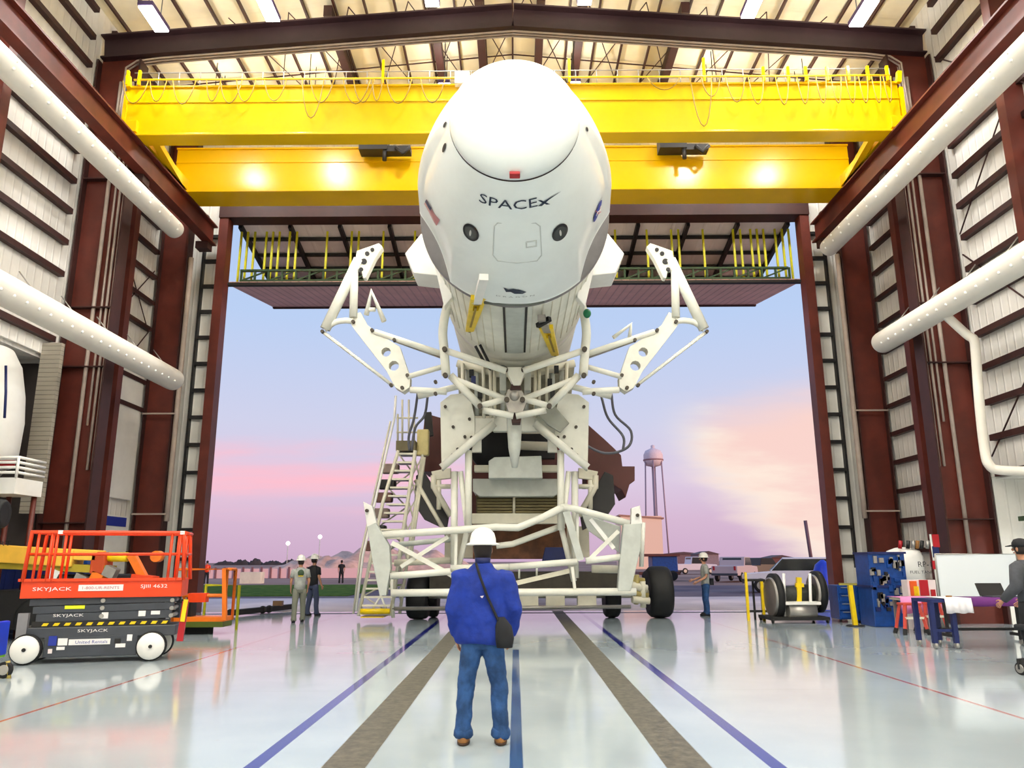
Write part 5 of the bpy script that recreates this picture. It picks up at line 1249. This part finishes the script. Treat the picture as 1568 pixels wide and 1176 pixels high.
# ================================================================== OUTDOORS
def ground_mat(name, c, c2, sc):
    M = bpy.data.materials.new(name); M.use_nodes = True; t = M.node_tree; t.nodes.clear(); k = N(t); g = k('TexCoord')
    z = k('TexNoise', ins={'Vector': g.outputs['Object'], 'Scale': sc, 'Detail': 6.0}); bs = k('BsdfPrincipled', ins={'Base Color': k.mix(k.step(z.outputs[0], .35, .65), rgb(*c), rgb(*c2)), 'Roughness': 1.0, 'Specular IOR Level': .05}); k('OutputMaterial', ins={0: bs.outputs[0]}); return M
struct('ground', B().span((-600, YE + .1, -.3), (600, 1500, -.03)), ground_mat('sandy_ground', (150, 120, 110), (176, 146, 134), .05), label='flat sandy ground outside the doorway')
struct('apron', B().span((-30, YE + .1, -.02), (30, 36, 0)), ground_mat('concrete_apron', (206, 192, 194), (222, 208, 208), .4), label='pale concrete apron outside the doorway')
struct('yard', B().span((-30, 36.3, -.03), (60, 52, -.004)), ground_mat('asphalt_yard', (104, 94, 104), (124, 112, 118), .3), label='dark asphalt yard beyond the apron')
tag(B().span((-40, 38, -.02), (-8, 56, .03)).build('grass', ground_mat('grass_green', (62, 92, 30), (90, 112, 44), 1.5)), 'dark green grass strip left of the yard', 'grass', kind='stuff')
a = at(380, 884, 80); c = at(475, 866, 80)
pw = thing('site_wall', 'long low pinkish barrier wall beyond the grass on the left', 'wall', (a.x, 80, 0)); B().span((at(320, 860, 80).x, 80, 0), (c.x + 6, 80.4, .95)).build('wall', mat('pinkish_wall', (236, 196, 196), .7, var=0), pw)
for i in range(12): x = at(330 + i * 14, 860, 80).x; B().span((x, 79.9, 0), (x + .2, 80, 1.1)).build('post', mat('dark_pinkish', (130, 92, 96), .7), pw)
tag(B().box(at(386, 887, 62) + V((0, 0, .1)), (1.6, 1, .9)).build('utility_box', CREAM), 'small pale utility box on the grass far left', 'box')
def blob(name, cx, cy, sx_, sy_, h, m, label, cat, seed=0, n_=40):
    random.seed(seed); vs = []; b = B(); ph = [random.uniform(0, 6) for _ in range(6)]
    for j in range(9):
        for i in range(n_ + 1):
            u_ = i / n_ * 2 - 1; v_ = j / 8 * 2 - 1; hh = max(0, 1 - u_ * u_) ** .6 * max(0, 1 - v_ * v_) ** .6
            hh *= .8 + .2 * math.sin(u_ * 9 + ph[0]) * math.sin(v_ * 4 + ph[1]) + .1 * math.sin(u_ * 23 + ph[2])
            vs.append((cx + u_ * sx_, cy + v_ * sy_, h * hh))
    b.add(vs, [(j * (n_ + 1) + i, j * (n_ + 1) + i + 1, (j + 1) * (n_ + 1) + i + 1, (j + 1) * (n_ + 1) + i) for j in range(8) for i in range(n_)], True); return tag(b.build(name, m), label, cat)
EARTH = mat('dirt', (222, 178, 156), .9, var=.3, scale=.4)
q = at(555, 860, 150); blob('dirt_mound', q.x + 4, 150, 17, 10, 4.6, EARTH, 'brown dirt mound left of the stair tower on the horizon', 'mound', 2)
q = at(500, 860, 110); blob('rubble_heap', q.x, 110, 8, 5, 2.4, EARTH, 'low heap of rubble behind the two workers', 'heap', 4)
TREE = mat('tree_dark', (62, 54, 52), .9, var=.3, scale=.3)
for i, (px, wd) in enumerate(((345, 16), (370, 14), (392, 10), (418, 16), (446, 14), (462, 12))):
    q = at(px, 860, 420); blob('far_tree_row', q.x, 420, wd * .36 * .95, 3, 2.6 + (i % 3) * .7, TREE, 'dark clump of trees on the far left horizon, %s from the left' % ['first', 'second', 'third', 'fourth', 'fifth', 'sixth'][i], 'trees', i, 16)
for i, (px, py) in enumerate(((441, 832), (490, 822))):
    q = at(px, py, 130); t = thing('light_pole', 'far light pole with small bright head, %s of the two left of the stairs' % ('left' if i == 0 else 'right'), 'light pole', (q.x, 130, 0))
    B().tube([(q.x, 130, 0), (q.x, 130, q.z)], .07, 6).build('pole', GREYW, t); B().ball(q, .35).build('lamp', mat('far_lamp', (255, 250, 240), .4, var=0, emit=1.5), t)
# water tower
D = 350; c = at(1000, 697, D); r = 15 * D / 1180 * .98
wtw = thing('water_tower', 'distant white water tower with tall legs right of the transporter', 'water tower', (c.x, D, 0))
zb, ztop = at(1000, 711, D).z, at(1000, 685, D).z
B().lathe([(.8, zb - 1.2), (r * .8, zb - .5), (r, zb + 1.5), (r, (zb + ztop) / 2 + .5), (r * .8, ztop - 1.6), (r * .3, ztop - .6), (.9, ztop - .4), (.9, ztop + .8), (0, ztop + 1.2)], (c.x, D, 0), Z1, 32).build('tank', mat('tower_white', (226, 206, 210), .6), wtw)
B().lathe([(r * 1.04, zb + 1.6), (r * 1.06, zb + 2.2)], (c.x, D, 0), Z1, 32).build('balcony', mat('tower_band', (160, 120, 124), .6), wtw)
B().tube([(c.x, D, 0), (c.x, D, zb)], .9, 12).build('riser', mat('tower_riser', (176, 150, 160), .6), wtw)
for k in range(6):
    t = R(60 * k + 20); B().tube([(c.x + (r + 1.5) * math.cos(t), D + (r + 1.5) * math.sin(t), 0), (c.x + r * .95 * math.cos(t), D + r * .95 * math.sin(t), zb + 1.5)], .3, 6).build('leg', MAT['tower_riser'], wtw)
for zz in (.33, .66): B().lathe([(r * 1.0, zb * zz), (r * 1.02, zb * zz + .3)], (c.x, D, 0), Z1, 24).build('ring_brace', MAT['tower_riser'], wtw) if False else None
# peach building, pole, low sheds
p, q = at(985, 859, 150), at(1013, 790, 150); bg_ = thing('pale_building', 'pale peach building behind the water tower legs', 'building', (p.x, 150, 0))
B().span((p.x - 4, 150, 0), (q.x, 158, q.z)).build('walls', mat('peach_wall', (250, 216, 190), .7, var=0), bg_); B().prism([(p.x - 4.3, 149.8, q.z), (q.x + .4, 149.8, q.z - .6), (q.x + .4, 158, q.z - .6), (p.x - 4.3, 158, q.z)], (0, 0, .3)).build('roof', mat('tan_roof', (176, 130, 110), .7), bg_)
q = at(1233, 797, 150); tag(B().tube([(q.x + .6, 150, 0), (q.x, 150, q.z)], .35, 8).build('chimney_post', mat('post_mauve', (120, 92, 100), .7)), 'single dark post standing on the horizon near the right jamb', 'post')
for i, (x0, x1, y, D_, m_) in enumerate(((1010, 1085, 846, 220, (130, 100, 104)), (1180, 1215, 851, 200, (120, 70, 66)), (1070, 1100, 845, 180, (150, 128, 132)))):
    p, q = at(x0, 859, D_), at(x1, y, D_); sh = thing('low_shed', ['long low shed on the horizon behind the blue trailer', 'low maroon shed behind the white car', 'low grey shed right of the far worker'][i], 'shed', (p.x, D_, 0))
    B().span((p.x, D_, 0), (q.x, D_ + 8, q.z - .5)).build('walls', mat('shed%d' % i, m_, .7), sh); B().prism([(p.x - .4, D_ - .3, q.z - .5), (q.x + .4, D_ - .3, q.z - .5), ((p.x + q.x) / 2, D_ - .3, q.z + .2)], (0, 8.6, 0)).build('roof', mat('shed_roof', (96, 70, 72), .7), sh)
# vehicles
def vehicle(name, label, cat, loc, rz, L, W, H, body, kind):
    t = thing(name, label, cat)
    if kind == 'suv': side = [(-L / 2, .35), (L / 2, .35), (L / 2, .75), (L / 2 - .1, .95), (L * .22, 1.05), (L * .08, H), (-L * .38, H), (-L / 2, 1.1)]
    else: side = [(-L / 2, .45), (L / 2, .45), (L / 2, .9), (L / 2 - .1, 1.1), (L * .22, 1.18), (L * .12, H), (-L * .12, H), (-L * .15, 1.18), (-L / 2, 1.18)]
    B().prism([(x, -W / 2, z) for x, z in side], (0, W, 0)).build('body', body, t, .06)
    if kind == 'suv': gl = [(L * .2, 1.08), (L * .085, H - .08), (-L * .36, H - .08), (-L * .44, 1.1)]
    else: gl = [(L * .2, 1.2), (L * .12, H - .06), (-L * .11, H - .06), (-L * .135, 1.22)]
    for s in (-1, 1): B().prism([(x, s * (W / 2 + .01), z) for x, z in gl], (0, -s * .04, 0)).build('side_window', GLASS, t)
    x0, x1 = (L * .215, L * .085) if kind == 'suv' else (L * .215, L * .125)
    B().prism([(x0 + .03, -W * .42, 1.1 if kind == 'suv' else 1.22), (x0 + .03, W * .42, 1.1 if kind == 'suv' else 1.22), (x1 + .03, W * .38, H - .08), (x1 + .03, -W * .38, H - .08)], (.02, 0, .02)).build('windscreen', mat('tinted_glass', (70, 130, 140), .1, var=0), t)
    xr_ = -L / 2 if kind == 'suv' else -L * .14
    B().prism([(xr_ - .01, -W * .4, 1.2), (xr_ - .01, W * .4, 1.2), (xr_ + .1, W * .36, H - .1), (xr_ + .1, -W * .36, H - .1)], (-.02, 0, .01)).build('rear_window', GLASS, t)
    for x in (-L * .3, L * .32):
        for s in (-1, 1):
            wq = B().wheel((x, s * (W / 2 - .08), .36), .36, .24, Y1, 20).build('wheel', BLACK, t); B().lathe([(.2, -.13), (.2, .13)], (x, s * (W / 2 - .08), .36), Y1, 16).build('rim', SILV, wq)
    for s in (-1, 1):
        B().box((L / 2, s * W * .36, .85), (.06, .3, .14)).build('headlight', WH, t); B().box((-L / 2, s * W * .4, 1.0), (.06, .14, .3)).build('tail_light', RED, t)
    B().box((L / 2 + .02, 0, .55), (.1, W, .18)).build('bumper', CHAR, t); B().box((-L / 2 - .02, 0, .55), (.1, W, .16)).build('bumper', CHAR, t)
    t.location = V(loc); t.rotation_euler = (0, 0, rz); return t
q = at(1212, 859, 40); vehicle('car', 'white car parked outside behind the hose reels', 'car', (q.x, 40, 0), 2.75, 4.6, 1.85, 1.72, mat('car_white', (222, 222, 232), .25, var=0, coat=.5), 'suv')
q = at(1125, 859, 62); vehicle('pickup_truck', 'pale pickup truck parked outside seen from behind', 'truck', (q.x, 62, 0), 1.0, 5.4, 2.0, 1.85, mat('truck_pinkgrey', (196, 176, 176), .3, var=0), 'pickup')
q = at(1163, 859, 72); vehicle('pickup_truck', 'dark pickup truck parked between the pale truck and the white car', 'truck', (q.x, 72, 0), .4, 5.2, 2.0, 1.8, mat('truck_dark', (52, 34, 34), .3, var=0), 'pickup')
q = at(1062, 859, 95); vehicle('pickup_truck', 'small white truck far off behind the worker at right', 'truck', (q.x, 95, 0), .2, 5.2, 2.0, 2.0, mat('truck_white', (216, 206, 212), .3, var=0), 'pickup')
q = at(1250, 862, 33); bq = tag(B().loft([((q.x + .2, 33, 0), .4, .4), ((q.x + .2, 33, .9), .42, .42), ((q.x + .25, 33, 1.4), .3, .3), ((q.x + .25, 33, 1.6), .06, .06)], 16).build('tarpaulin', mat('bright_blue', (24, 60, 200), .4)), 'bright blue tarpaulin heap beside the right jamb', 'tarpaulin')
p, q = at(983, 888, 64), at(1040, 846, 64); tr2 = thing('generator_trailer', 'dark blue trailer unit with maroon canopy parked beyond the big tyre', 'trailer', (p.x, 64, 0))
B().span((p.x + .9, 64, .7), (q.x - .15, 66, q.z - .3)).build('body', BLUE, tr2, .05); B().span((p.x - .2, 63.8, q.z - .3), (q.x, 66.3, q.z - .1)).build('canopy', BRDOOR, tr2); B().span((p.x - .2, 63.9, .45), (q.x, 66, .7)).build('bed', BRDOOR, tr2)
for x in (p.x + .4, q.x - .6): B().wheel((x, 64, .4), .4, .3, Y1, 18).build('wheel', BLACK, tr2)
